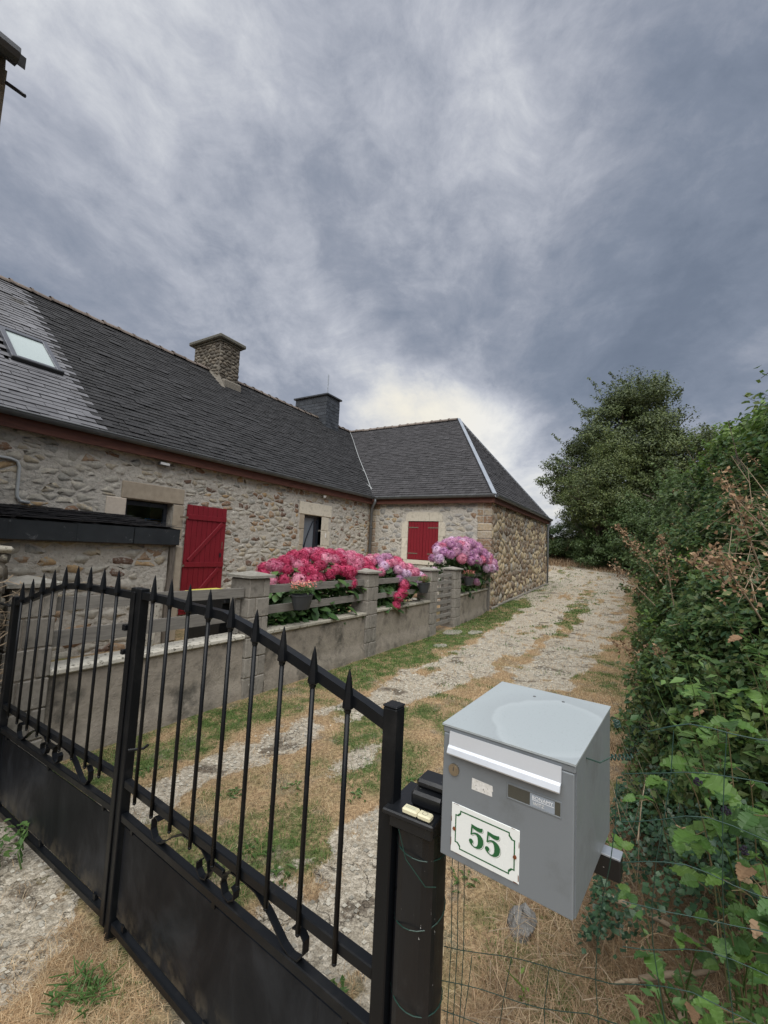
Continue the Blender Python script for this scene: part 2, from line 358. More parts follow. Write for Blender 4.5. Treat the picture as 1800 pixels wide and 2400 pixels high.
mt['cap_dark'] = M('dark_cap_stone', [(.08, .078, .068), (.15, .145, .12)], .95, 14, 70, .8, .006)
mt['cap'] = M('weathered_cap_stone', [(.20, .19, .16), (.30, .285, .25)], .95, 14, 70, .8, .006, dirt=((.50, .49, .43), 22, .60, .67))
mt['coping'] = M('lichen_coping', [(.28, .26, .21), (.40, .375, .31)], .95, 14, 60, .8, .008, dirt=((.10, .09, .07), 20, .56, .64))
mt['coping_pale'] = M('pale_coping', [(.42, .40, .34), (.55, .52, .45)], .95, 14, 60, .8, .008, dirt=((.14, .13, .105), 24, .55, .62))
mt['render'] = M('cement_render', [(.15, .132, .108), (.29, .255, .21), (.20, .175, .145)], .93, 3.4, 34, .85, .010, dirt=((.085, .078, .066), 2.6, .50, .68))
mt['board'] = M('silvered_board', [(.15, .14, .125), (.24, .225, .20)], .9, 7, 60, .6, .004, var=.1, stretch=(1, 6, 9))
mt['oldwood'] = M('old_timber', [(.10, .085, .07), (.19, .165, .14)], .9, 7, 60, .8, .006, stretch=(6, 6, 1))
def lead():
    m, t, b, pos, rnd, g = mat_base('dark_lead_sheet'); n = t.noise(pos, 3, 5, .6)
    c = t.ramp(n, [(.3, (.018, .022, .025)), (.7, (.034, .039, .043))])
    c = t.mix(t.math('MULTIPLY', t.maprange(t.noise(pos, 7, 7, .7, 1.2), .60, .68), .55), c, (.17, .18, .185))
    t.set(b.inputs['Base Color'], c); b.inputs['Roughness'].default_value = .5; b.inputs['Specular IOR Level'].default_value = .4
    bump(t, b, t.noise(pos, 9, 4, .6), .3, .01); return m
mt['lead'] = lead()
mt['plastic_black'] = paint('black_plastic', (.012, .013, .014), .45)
mt['plastic_yellow'] = paint('yellow_bin_lid', (.62, .56, .10), .4, grime=(.4, .35, .1))
mt['pot'] = paint('grey_plastic_pot', (.035, .038, .042), .5)
mt['pvc'] = paint('grey_pvc_conduit', (.40, .42, .42), .4)
mt['white_plastic'] = paint('white_plastic', (.70, .70, .68), .4)
mt['bark'] = M('tree_bark', [(.07, .055, .04), (.14, .115, .09)], .95, 9, 40, .9, .02)
mt['twig'] = M('dry_twig', [(.20, .15, .10), (.34, .27, .19)], .9, 12, 60, .5, .002, var=.25)
mt['cane'] = M('bramble_cane', [(.09, .10, .04), (.16, .10, .06)], .7, 8, 60, .3, .001)
mt['rock'] = M('grey_rock', [(.10, .10, .095), (.19, .185, .175), (.07, .07, .065)], .95, 30, 40, .9, .01, dirt=((.34, .33, .31), 34, .60, .66))
mt['slab'] = M('stone_slab', [(.22, .205, .17), (.32, .30, .25)], .92, 9, 60, .5, .004)
mt['berry'] = paint('dark_berry', (.012, .008, .016), .25)
def leafm(name, cols, rough=.55, tr=.25, sc=1.6):
    """cols: list of per-leaf colours"""
    m, t, b, pos, rnd, g = mat_base(name)
    k = len(cols); c = t.ramp(rnd, [(i/k, col) for i, col in enumerate(cols)])
    n = t.noise(pos, sc, 4, .6); c = t.vmath('SCALE', c, scale=t.maprange(n, .3, .7, .72, 1.28, False))
    t.set(b.inputs['Base Color'], c); b.inputs['Roughness'].default_value = rough; b.inputs['Specular IOR Level'].default_value = .35
    out = [x for x in t.n if x.type == 'OUTPUT_MATERIAL'][0]
    ts = t.new('ShaderNodeBsdfTranslucent'); t.set(ts.inputs[0], c)
    mx = t.new('ShaderNodeMixShader'); mx.inputs[0].default_value = tr
    t.link(b.outputs[0], mx.inputs[1]); t.link(ts.outputs[0], mx.inputs[2]); t.link(mx.outputs[0], out.inputs[0]); return m
mt['lf_hedge'] = leafm('hedge_leaf', [(.055, .120, .048), (.080, .155, .055), (.115, .195, .060), (.060, .130, .065), (.155, .215, .065), (.09, .14, .05), (.16, .21, .07)], .36, .42)
mt['lf_hedge_far'] = leafm('far_hedge_leaf', [(.060, .110, .036), (.090, .145, .044), (.125, .18, .054), (.07, .11, .042)], .5, .35)
mt['lf_bright'] = leafm('fresh_leaf', [(.085, .160, .028), (.120, .200, .038), (.150, .220, .050), (.070, .130, .030)], .45, .35)
mt['lf_tree'] = leafm('dark_tree_leaf', [(.062, .090, .032), (.085, .115, .038), (.12, .15, .048), (.048, .070, .028)], .5, .2, .35)
mt['lf_olive'] = leafm('olive_tree_leaf', [(.080, .115, .034), (.110, .145, .044), (.145, .170, .052), (.065, .092, .034)], .5, .25, .5)
mt['lf_bush'] = leafm('bush_leaf', [(.040, .075, .024), (.058, .098, .032), (.082, .124, .038)], .5, .2, .6)
mt['lf_brown'] = leafm('dead_leaf', [(.25, .150, .085), (.36, .235, .135), (.44, .31, .19), (.19, .115, .07)], .8, .2)
mt['lf_hyd'] = leafm('hydrangea_leaf', [(.045, .100, .028), (.060, .125, .035), (.085, .160, .045), (.038, .080, .026)], .42, .25, 5)
mt['lf_bramble'] = leafm('bramble_leaf', [(.060, .130, .028), (.085, .170, .036), (.115, .200, .044), (.050, .11, .030)], .45, .35, 6)
mt['lf_dark'] = leafm('ivy_leaf', [(.022, .058, .030), (.032, .075, .038), (.045, .092, .042)], .35, .15, 4)
mt['lf_weed'] = leafm('weed_leaf', [(.050, .115, .030), (.075, .145, .040), (.10, .17, .05)], .5, .3, 6)
mt['pet_pink'] = leafm('crimson_petal', [(.46, .035, .110), (.56, .060, .155), (.66, .14, .25), (.36, .020, .075), (.52, .05, .13)], .6, .3, 8)
mt['pet_rose'] = leafm('rose_petal', [(.56, .12, .24), (.66, .24, .35), (.48, .08, .18), (.72, .36, .44), (.60, .17, .28)], .6, .3, 8)
mt['pet_mauve'] = leafm('mauve_petal', [(.48, .18, .32), (.42, .20, .40), (.58, .30, .42), (.36, .15, .33), (.62, .38, .48)], .6, .3, 5)
mt['pet_pale'] = leafm('pale_lilac_petal', [(.70, .50, .62), (.78, .62, .70), (.62, .42, .62)], .6, .3, 8)
mt['pet_coral'] = leafm('coral_daisy_petal', [(.72, .26, .20), (.80, .40, .32), (.62, .16, .14)], .6, .3, 8)
mt['straw'] = leafm('straw_blade', [(.36, .235, .125), (.48, .33, .185), (.58, .42, .25), (.28, .175, .095), (.62, .50, .32)], .8, .25, 3)
mt['straw_brown'] = leafm('brown_straw', [(.20, .125, .070), (.30, .195, .11), (.40, .28, .165), (.15, .09, .055), (.47, .36, .23)], .8, .2, 4)
mt['greengrass'] = leafm('green_blade', [(.075, .145, .030), (.105, .185, .040), (.14, .22, .055), (.062, .12, .028)], .6, .3, 3)

# ------------------------------------------------------------------ ground
def vnoise(x, y, s, seed=0):
    r = np.random.default_rng(1000+seed); T = r.random((256, 256))
    X = np.asarray(x)*s+37.3; Y = np.asarray(y)*s+11.9
    i = np.floor(X).astype(int); j = np.floor(Y).astype(int); fx = X-i; fy = Y-j
    fx = fx*fx*(3-2*fx); fy = fy*fy*(3-2*fy)
    g = lambda a, b: T[a % 256, b % 256]
    return (g(i, j)*(1-fx)+g(i+1, j)*fx)*(1-fy)+(g(i, j+1)*(1-fx)+g(i+1, j+1)*fx)*fy
def fbm(x, y, s, seed=0, o=4):
    v = 0; a = .5; tot = 0
    for k in range(o): v = v+a*vnoise(x, y, s*2**k, seed+k*7); tot += a; a *= .5
    return v/tot
def sstep(a, b, x): t = np.clip((x-a)/(b-a), 0, 1); return t*t*(3-2*t)
def gz(x, y):
    """ground height"""
    x = np.asarray(x, float); y = np.asarray(y, float)
    z = np.where(x > 10, .042*(x-10)*sstep(10, 13, x), 0)
    z = z+.034*np.maximum(0, x-21)*sstep(21, 25, x)
    z = np.minimum(z, 1.75+0*x)
    bank = sstep(33, 38, x)*(1.1+.3*fbm(x, y, .3, 5))
    z = z+bank
    z = z+(fbm(x, y, .5, 1)-.5)*.05+(fbm(x, y, 3.0, 2)-.5)*.02*np.exp(-np.maximum(x, 0)/9.0)
    side = sstep(0.25, -1.2, y)*sstep(2.5, 5, x)*.25
    return z+side
def band(v, a, b, w): return sstep(a-w, a+w, v)*(1-sstep(b-w, b+w, v))
def masks(x, y):
    """gravel share and green share of the ground cover"""
    n = (fbm(x, y, 1.3, 11)-.5); n2 = (fbm(x, y, 5.0, 21, 5)-.5); yy = y+n*.55+n2*.45
    A = band(yy, np.interp(x, [1, 2.5, 4, 5.3, 6.5, 9, 13, 20, 34], [2.3, 2.38, 2.33, 2.0, 1.85, 1.75, 1.8, 2.3, 3.3]), np.interp(x, [1, 9, 12, 16, 20, 34], [2.72, 2.8, 2.95, 3.0, 3.1, 6.5]), .09)
    B = band(yy, np.interp(x, [1, 2.2, 2.8, 5.0, 6, 8, 12, 20, 34], [.75, .95, 1.2, 1.2, .85, .65, .5, .6, 1.0]), np.interp(x, [1, 2.2, 2.8, 5, 6, 8, 12, 20, 34], [1.42, 1.5, 1.25, 1.3, 1.65, 1.6, 1.35, 1.6, 3.2]), .09)
    B = B*np.where((x > 2.5) & (x < 4.9), sstep(2.75, 2.4, x)+sstep(4.6, 5.1, x), 1)
    far = sstep(12.5, 16, x)*band(yy, .6, 4.6, .4)*(1-.35*band(yy, 1.3, 2.2, .2))
    spot = np.exp(-(((x-2.95)/.28)**2+((y-1.9)/.10)**2))
    out_c = (1-sstep(1.12, 1.2, x))*np.maximum(band(yy, 1.95, 3.4, .06), band(yy, .9, 1.47, .06))
    g = np.maximum.reduce([A, B, far, spot*1.2, out_c])
    g = g*(1-sstep(29, 32, x))+band(x, 32, 33.5, .5)*band(yy, 1.5, 4, .4)*.8
    tuft = sstep(.56, .66, fbm(x*.6, y, 3.2, 41, 4))*np.where(x > 1.2, .75, .25)
    g = np.clip(g*(1.15+n2*2.2)-tuft, 0, 1)
    gr = band(yy, 2.85, 3.7, .12)*.9
    gr = np.maximum(gr, band(yy, 1.45, 2.2, .15)*(x < 4.8)*.62)
    gr = np.maximum(gr, sstep(10, 12.5, x)*band(yy, 2.9, 4.2, .25)*.95)
    gr = np.maximum(gr, sstep(9, 12, x)*(1-sstep(17, 22, x))*band(yy, 1.3, 2.0, .15)*.75)
    gr = np.maximum(gr, .22*(x < 30))
    gr = np.where(x < 1.1, .12+.75*np.exp(-(((x-.95)/.12)**2+((y-1.66)/.09)**2)), gr)
    gr = gr+(fbm(x, y, 2.4, 31)-.5)*1.9+.06
    return g, np.clip(gr, 0, 1)

def build_ground():
    def axis(a, b, lo, hi, h, grow):
        v = list(np.arange(a, b, h)); s = h
        while v[-1] < hi: s *= grow; v.append(v[-1]+s)
        s = h
        while v[0] > lo: s *= grow; v.insert(0, v[0]-s)
        return np.array(v)
    xs = axis(.3, 5.5, -700, 900, .035, 1.045); ys = axis(-.4, 3.6, -700, 700, .035, 1.06)
    XX, YY = np.meshgrid(xs, ys, indexing='ij'); ZZ = gz(XX, YY)
    g, gr = masks(XX, YY)
    ZZ = ZZ-g*.012
    V = np.stack([XX, YY, ZZ], -1).reshape(-1, 3); nx, ny = XX.shape
    i, j = np.meshgrid(np.arange(nx-1), np.arange(ny-1), indexing='ij'); a = (i*ny+j).ravel()
    F = np.stack([a, a+ny, a+ny+1, a+1], 1)
    m, t, b, pos, rnd, geo = mat_base('ground_cover')
    at = t.new('ShaderNodeAttribute'); at.attribute_name = 'cover'; sp = t.new('ShaderNodeSeparateColor'); t.link(at.outputs['Color'], sp.inputs[0])
    gravel, green = sp.outputs[0], sp.outputs[1]
    nf = t.noise(pos, 38, 6, .7); nm = t.noise(pos, 5, 6, .65); nl = t.noise(pos, 1.2, 4, .6)
    thatch = t.ramp(nf, [(.25, (.085, .058, .034)), (.45, (.25, .172, .100)), (.6, (.40, .285, .165)), (.8, (.54, .41, .255))])
    thatch = t.mix(t.math('MULTIPLY', t.maprange(t.noise(pos, 3.1, 5, .6), .52, .66), .7), thatch, t.ramp(nf, [(.3, (.09, .078, .060)), (.7, (.27, .245, .20))]))
    thatch = t.mix(t.math('MULTIPLY', green, t.maprange(nm, .35, .6)), thatch, t.ramp(nf, [(.3, (.035, .055, .018)), (.6, (.085, .12, .035)), (.8, (.14, .17, .06))]))
    vo = t.new('ShaderNodeTexVoronoi'); t.link(pos, vo.inputs['Vector']); vo.inputs['Scale'].default_value = 46
    vo2 = t.new('ShaderNodeTexVoronoi'); t.link(pos, vo2.inputs['Vector']); vo2.inputs['Scale'].default_value = 120
    peb = t.mix(.45, t.ramp(nf, [(.3, (.17, .145, .108)), (.5, (.34, .30, .235)), (.72, (.54, .49, .40))]), t.ramp(vo.outputs['Color'], [(.2, (.22, .19, .145)), (.6, (.40, .36, .29)), (.9, (.62, .57, .48))]))
    peb = t.mix(t.maprange(t.noise(pos, 2.6, 8, .75, .4), .53, .62), peb, t.ramp(nf, [(.35, (.065, .052, .040)), (.7, (.20, .17, .13))]))
    vc = t.new('ShaderNodeTexVoronoi'); vc.feature = 'DISTANCE_TO_EDGE'; vc.inputs['Scale'].default_value = 3.3
    t.link(t.vmath('ADD', pos, t.vmath('SCALE', t.noise(pos, 5, 4, .6, out=1), scale=.35)), vc.inputs['Vector'])
    crack = t.math('MULTIPLY', t.maprange(vc.outputs['Distance'], .016, .003), t.maprange(nl, .46, .60))
    peb = t.mix(t.math('MULTIPLY', crack, .8), peb, (.06, .05, .038))
    grit = t.ramp(t.noise(pos, 130, 3, .6), [(.32, .62), (.5, 1.0), (.68, 1.38)])
    peb = t.mix(.85, peb, t.mix(1.0, peb, grit, 'MULTIPLY')); thatch = t.mix(.7, thatch, t.mix(1.0, thatch, grit, 'MULTIPLY'))
    gm = t.maprange(t.math('ADD', t.math('ADD', gravel, t.math('MULTIPLY', t.math('SUBTRACT', nf, .5), 1.3)), t.math('MULTIPLY', t.math('SUBTRACT', nm, .5), 1.5)), .34, .60)
    c = t.mix(gm, thatch, peb)
    t.set(b.inputs['Base Color'], c); b.inputs['Roughness'].default_value = .95; b.inputs['Specular IOR Level'].default_value = .15
    h = t.math('ADD', t.math('MULTIPLY', vo.outputs['Distance'], -.7), t.math('ADD', nf, t.math('MULTIPLY', crack, -1.0)))
    h = t.math('ADD', h, t.math('MULTIPLY', vo2.outputs['Distance'], -.3))
    bump(t, b, h, .75, .014)
    me = mesh_of('ground', V, F, m, True)
    ca = me.color_attributes.new('cover', 'FLOAT_COLOR', 'POINT')
    cols = np.ones((len(V), 4), np.float32); cols[:, 0] = g.ravel(); cols[:, 1] = gr.ravel(); cols[:, 2] = 0
    ca.data.foreach_set('color', cols.ravel())
    o = put('ground', me); tag(o, 'worn gravel track with dry and green grass running past the farmhouse', None, None, 'structure')
build_ground()

def blades(name, P, H, W, mat, lean=.6, seed=0, kind='stuff', label=None, cat='grass', seg=2, parent=None):
    """curved grass blades: P Nx3 bases, H heights, W widths"""
    r = np.random.default_rng(seed); n = len(P)
    az = r.random(n)*2*np.pi; ln = lean*(.3+r.random(n)*1.2); d = np.stack([np.cos(az), np.sin(az), 0*az], 1)
    s = np.stack([-np.sin(az), np.cos(az), 0*az], 1); tw = r.random(n)*np.pi; s = s*np.cos(tw)[:, None]+d*np.sin(tw)[:, None]*.6
    up = np.array([0, 0, 1.0]); H = H[:, None]; W = W[:, None]; ln = ln[:, None]
    norm = np.sqrt(1+ln**2)
    p0 = P-up*.01; p1 = P+(up*.62+d*ln*.35)*H/norm; p2 = P+(up*.72*np.ones_like(ln)+d*ln*1.0)*H/norm+d*ln*H*.2
    V = np.stack([p0-s*W, p0+s*W, p1-s*W*.7, p1+s*W*.7, p2], 1).reshape(-1, 3)
    b = np.arange(n)[:, None]*5
    F = np.concatenate([b+np.array([[0, 1, 3]]), b+np.array([[0, 3, 2]]), b+np.array([[2, 3, 4]])], 0)
    o = put(name, mesh_of(name, V, F, mat), parent); tag(o, label, cat if parent is None else None, None, kind); return o
def scatter(n, x0, x1, y0, y1, seed, dens):
    r = np.random.default_rng(seed); x = x0+(x1-x0)*r.random(n); y = y0+(y1-y0)*r.random(n)
    k = r.random(n) < dens(x, y); x, y = x[k], y[k]; return np.stack([x, y, gz(x, y)-.002], 1), r
def inside_house(x, y): return ((x > 12.15) & (x < 20.6) & (y > 3.72)) | (y > 7.8)
def build_grass():
    def dd(x, y): g, gr = masks(x, y); return np.clip(1-g*1.15, .06, 1)*(~inside_house(x, y))*(np.abs(x-1.1) > .05)
    straw_P, green_P = [], []
    sh, sw, gh, gw = [], [], [], []
    for k, (n, x0, x1, y0, y1, h, w) in enumerate([(90000, .55, 4.2, -.1, 3.5, .035, .0011), (70000, 4.2, 9, -.2, 3.5, .04, .0020), (60000, 9, 20, 0, 3.8, .05, .004), (30000, 20, 34, -1, 8, .07, .008)]):
        P, r = scatter(n, x0, x1, y0, y1, 50+k, dd); g, gr = masks(P[:, 0], P[:, 1]); isg = r.random(len(P)) < sstep(.38, .72, gr)
        hh = h*(.5+r.random(len(P))); ww = w*(.7+.6*r.random(len(P)))
        straw_P.append(P[~isg]); sh.append(hh[~isg]); sw.append(ww[~isg]); green_P.append(P[isg]); gh.append(hh[isg]*.85); gw.append(ww[isg]*1.7)
    blades('dry_grass', np.concatenate(straw_P), np.concatenate(sh), np.concatenate(sw), mt['straw'], 1.6, 1, label='short dry straw coloured grass covering the verges and middle of the track')
    blades('green_grass', np.concatenate(green_P), np.concatenate(gh), np.concatenate(gw), mt['greengrass'], 1.2, 2, label='green grass growing along the low wall and in patches of the track')
    # long dry straw under the mailbox and along the wire fence
    P, r = scatter(52000, 1.08, 3.4, -1.1, .62, 70, lambda x, y: np.clip(.25+.9*(fbm(x, y, 3, 77)-.2), 0, 1)*(y < .62-.05*x))
    n = len(P); blades('long_dry_grass', P, .05+.17*r.random(n)**1.5, .0009+.0011*r.random(n), mt['straw_brown'], 2.6, 3, label='tangle of long brown dead grass under the mailbox behind the wire fence')
    P, r = scatter(9000, .55, 1.06, 1.42, 2.05, 78, lambda x, y: 1-.85*masks(x, y)[0]); P2, r2 = scatter(16000, 1.15, 3.2, .3, 3.0, 79, lambda x, y: (1-masks(x, y)[0])*.8*(fbm(x, y, 4, 79) > .47)); P = np.concatenate([P, P2])
    n = len(P); blades('lying_straw', P, .03+.06*r.random(n)**1.5, .0007+.0008*r.random(n), mt['straw'], 3.2, 6, label='longer dry straw lying in the grass on both sides of the gate')
    P, r = scatter(46000, 27.2, 40, -4, 14, 71, lambda x, y: np.where(x > 31, .8, .9*sstep(.35, .6, fbm(x, y, .7, 88)+.05*(x-28))))
    n = len(P); blades('bank_grass', P, (.15+.45*r.random(n))*np.clip((P[:, 0]-25)/6, .4, 1), .012+.01*r.random(n), mt['straw_brown'], .8, 4, label='tall brown dry grass on the bank at the far end of the track')
    # dandelion-like rosettes in the track
    m = MB(); rr = random.Random(5)
    cs = [(2.31, 2.01), (2.03, 2.23), (1.78, 1.76), (1.72, 1.49), (2.9, 1.4), (3.6, 1.1), (3.9, 2.2), (2.5, 1.6), (4.4, .9), (1.5, 2.9), (1.9, 2.95), (1.35, 2.75), (5.0, 1.5), (2.2, .75), (1.45, .75), (1.4, .95)]
    for cx, cy in cs:
        for q in range(14):
            a = rr.random()*6.28; L = .03+.045*rr.random(); w = .006+.004*rr.random(); z = float(gz(cx, cy))
            ox, oy = cx+rr.gauss(0, .03), cy+rr.gauss(0, .03); dx, dy = math.cos(a), math.sin(a); px_, py_ = -dy*w, dx*w
            m.add([(ox, oy, z), (ox+dx*L*.5+px_, oy+dy*L*.5+py_, z+.016), (ox+dx*L, oy+dy*L, z+.010), (ox+dx*L*.5-px_, oy+dy*L*.5-py_, z+.016)], [(0, 1, 2), (0, 2, 3)])
    o = m.obj('track_weeds', mt['lf_weed']); tag(o, 'small green rosette weeds scattered over the track', 'weeds', None, 'stuff')
build_grass()

# ------------------------------------------------------------------ rubble stone
def clip_poly(poly, nx_, ny_, c):
    """keep nx*u+ny*v <= c"""
    out = []; k = len(poly)
    for i in range(k):
        a = poly[i]; b = poly[(i+1) % k]; da = nx_*a[0]+ny_*a[1]-c; db = nx_*b[0]+ny_*b[1]-c
        if da <= 0: out.append(a)
        if (da < 0 < db) or (db < 0 < da):
            t = da/(da-db); out.append((a[0]+t*(b[0]-a[0]), a[1]+t*(b[1]-a[1])))
    return out
def voro(L, H, a, b, seed, jit=.42, var=0.0):
    r = random.Random(seed); nc = int(L/a)+3; nr = int(H/b)+3; P = {}
    for j in range(nr):
        off = .5 if j % 2 else 0
        for i in range(nc): P[(i, j)] = (i-1+off+r.uniform(-jit, jit), j-1+.5+r.uniform(-jit, jit)*.9)
    if var:      # drop some seeds: their neighbours grow into larger stones
        for k in list(P):
            if r.random() < var: del P[k]
    cells = []
    for (i, j), p in P.items():
        if not (-.2 < p[0]*a < L+.2*a and -.2*b < p[1]*b < H+.2*b): continue
        poly = [(p[0]-1.6, p[1]-1.6), (p[0]+1.6, p[1]-1.6), (p[0]+1.6, p[1]+1.6), (p[0]-1.6, p[1]+1.6)]
        for dj in range(-3, 4):
            for di in range(-3, 4):
                q = P.get((i+di, j+dj))
                if q is None or (di == 0 and dj == 0): continue
                nx_, ny_ = q[0]-p[0], q[1]-p[1]; c = (q[0]**2+q[1]**2-p[0]**2-p[1]**2)/2
                poly = clip_poly(poly, nx_, ny_, c)
                if len(poly) < 3: break
            if len(poly) < 3: break
        if len(poly) < 3: continue
        poly = [(u*a, v*b) for u, v in poly]
        for n_ in ((-1, 0, 0), (1, 0, L), (0, -1, 0), (0, 1, H)):
            poly = clip_poly(poly, *n_)
            if len(poly) < 3: break
        if len(poly) >= 3: cells.append(poly)
    return cells
def parea(p): return abs(sum(p[i][0]*p[(i+1) % len(p)][1]-p[(i+1) % len(p)][0]*p[i][1] for i in range(len(p))))/2
def pcent(p): return (sum(q[0] for q in p)/len(p), sum(q[1] for q in p)/len(p))
def inset(poly, d):
    cx, cy = pcent(poly); out = []
    for u, v in poly:
        l = math.hypot(u-cx, v-cy)+1e-6; s = max(.25, 1-d/l); out.append((cx+(u-cx)*s, cy+(v-cy)*s))
    return out
def soften(poly, r, jit):
    out = []
    k = len(poly)
    for i in range(k):
        a, b = poly[i], poly[(i+1) % k]; l = math.hypot(b[0]-a[0], b[1]-a[1])
        if l < .012: out.append(a); continue
        for f in (.12, .88): out.append((a[0]+(b[0]-a[0])*f+r.uniform(-jit, jit), a[1]+(b[1]-a[1])*f+r.uniform(-jit, jit)))
    return out
def stone_geo(poly, fr, h, r, flat=.84):
    O, U, W, N = fr; k = len(poly); cx, cy = pcent(poly)
    tx, ty = r.uniform(-.25, .25), r.uniform(-.25, .25)
    def P(u, v, n): return O+U*u+W*v+N*n
    V = [P(u, v, -.012) for u, v in poly]
    V += [P(cx+(u-cx)*flat, cy+(v-cy)*flat, h*(.75+r.uniform(-.2, .2))+(u-cx)*tx*h*3+(v-cy)*ty*h*3) for u, v in poly]
    V.append(P(cx, cy, h*1.1))
    F = [(i, (i+1) % k, k+(i+1) % k, k+i) for i in range(k)]+[(k+i, k+(i+1) % k, 2*k) for i in range(k)]
    return V, F
CAMV = Vector((0, 0, CAMZ))
def in_view(p):
    q = Vector(p)-CAMV; z = q.dot(cf)
    if z < .1: return False
    x = 900+FPX*q.dot(cr)/z; y = 1200-FPX*q.dot(cu)/z
    return -30 < x < 1830 and -30 < y < 2430
def rubble(fr, L, H, a, b, mat, parent, seed, joint=.008, h=.014, jit=.42, holes=(), keep=1.0, flat=.84, n_single=100, var=0.0, name='stone', maskf=None, rough=.006):
    """lays rubble on the plane O+U*u+W*v; biggest in view become single parts, the rest one joined part"""
    r = random.Random(seed); O, U, W, N = fr; items = []
    for poly in voro(L, H, a, b, seed, jit, var):
        c = pcent(poly)
        if maskf and not maskf(*c): continue
        bad = False
        for (u0, u1, v0, v1) in holes:
            if c[0] > u0 and c[0] < u1 and c[1] > v0 and c[1] < v1: bad = True; break
            ds = [(u0-c[0], (1, 0, u0)), (c[0]-u1, (-1, 0, -u1)), (v0-c[1], (0, 1, v0)), (c[1]-v1, (0, -1, -v1))]
            pu = [q[0] for q in poly]; pv = [q[1] for q in poly]
            if max(pu) > u0 and min(pu) < u1 and max(pv) > v0 and min(pv) < v1: poly = clip_poly(poly, *max(ds)[1])
            if len(poly) < 3: bad = True; break
        if bad or r.random() > keep or parea(poly) < a*b*.12: continue
        poly = soften(inset(poly, joint), r, rough)
        V, F = stone_geo(poly, fr, h*(.6+.8*r.random()), r, flat)
        p = O+U*c[0]+W*c[1]; d = (p-CAMV).length; items.append((parea(poly)/d**2*(1 if in_view(p) else .001), V, F))
    items.sort(key=lambda q: -q[0])
    for s, V, F in items[:n_single]: mk(name, V, F, mat, parent, True)
    rest = items[n_single:]
    if rest:
        m = MB()
        for s, V, F in rest: m.add(V, F)
        o = m.obj('rubble', mat, parent, True); o['kind'] = 'stuff'
def relief_wall(name, fr, L, H, step, amp, mat, parent, holes=(), seed=0, thick=.5):
    """mortar face as a real uneven sheet with openings, plus returns"""
    O, U, W, N = fr
    us = sorted(set([0, L]+[round(k*L/int(L/step), 4) for k in range(int(L/step)+1)]+[c for h_ in holes for c in h_[:2] if 0 < c < L]))
    vs_ = sorted(set([0, H]+[round(k*H/int(H/step), 4) for k in range(int(H/step)+1)]+[c for h_ in holes for c in h_[2:] if 0 < c < H]))
    us = np.array(us); vs_ = np.array(vs_); UU, VV = np.meshgrid(us, vs_, indexing='ij')
    n = (fbm(UU, VV, 6, seed+3, 3)-.5)*amp*2.4
    V = [O+U*float(u)+W*float(v)+N*float(k) for u, v, k in zip(UU.ravel(), VV.ravel(), n.ravel())]
    nv = len(vs_); F = []
    for i in range(len(us)-1):
        for j in range(nv-1):
            cu_, cv_ = (us[i]+us[i+1])/2, (vs_[j]+vs_[j+1])/2
            if any(h_[0] < cu_ < h_[1] and h_[2] < cv_ < h_[3] for h_ in holes): continue
            F.append((i*nv+j, (i+1)*nv+j, (i+1)*nv+j+1, i*nv+j+1))
    base = len(V)
    for (u0, u1, v0, v1) in holes:           # reveals
        q = [(u0, v0), (u1, v0), (u1, v1), (u0, v1)]; b0 = len(V)
        V += [O+U*u+W*v+N*.004 for u, v in q]+[O+U*u+W*v-N*min(thick, .3) for u, v in q]
        F += [(b0+k, b0+(k+1) % 4, b0+4+(k+1) % 4, b0+4+k) for k in range(4)]
    b0 = len(V); V += [O-N*thick, O+U*L-N*thick, O+U*L+W*H-N*thick, O+W*H-N*thick, O-N*0.02, O+U*L-N*0.02, O+U*L+W*H-N*0.02, O+W*H-N*0.02]
    F += [(b0, b0+1, b0+5, b0+4), (b0+1, b0+2, b0+6, b0+5), (b0+2, b0+3, b0+7, b0+6), (b0+3, b0, b0+4, b0+7)]
    return mk(name, V, F, mat, parent, False)

# ------------------------------------------------------------------ farmhouse
XC, YS, YF = 12.25, 3.78, 7.88          # wing front plane, wing side plane, main facade plane
XE = 20.45                               # wing far end
ZE = 3.20                                # eave board top
house = thing('stone_farmhouse', (8, 10, 0), 'long low stone farmhouse with dark slate roofs, red shutters and a wing beside the track', 'house')
W_ = house
# --- main facade
fX0 = 1.4
fr_f = (Vector((fX0, YF, -.2)), X_, Z_, -Y_)
Lf, Hf = XC-fX0, 3.36
def fu(x0, x1, z0, z1): return (x0-fX0, x1-fX0, z0+.2, z1+.2)
holes_f = [fu(4.22, 5.12, .1, 2.29), fu(8.93, 9.66, .1, 2.45)]
trim_f = [fu(3.86, 4.22, 1.9, 2.31), fu(4.10, 5.34, 2.29, 2.62), fu(5.12, 5.36, .1, 2.29), fu(8.70, 8.93, .1, 2.46), fu(9.66, 10.08, .1, 2.45), fu(8.70, 10.12, 2.45, 2.80)]
wf = relief_wall('facade_wall', fr_f, Lf, Hf, .05, .012, mt['mortar'], house, holes_f, 1)
rubble(fr_f, Lf, Hf, .20, .105, mt['stone_f'], wf, 11, .012, .008, .49, holes_f+trim_f+[fu(XC-.17, XC+.1, -.2, 3.3)], .80, .84, 110, .18, rough=.014)
def quoin(x0, x1, z0, z1, mat, proud=.02, y=YF, parent=None, name='trim_stone', jitter=.0):
    return MB().box(x0, x1, y-proud, y+.3, z0, z1, None, .012).obj(name, mat, parent or wf)
quoin(3.88, 4.215, 1.92, 2.29, mt['ashlar_new'], .022, name='jamb_stone')
quoin(4.12, 5.33, 2.295, 2.60, mt['ashlar_old'], .02, name='lintel')
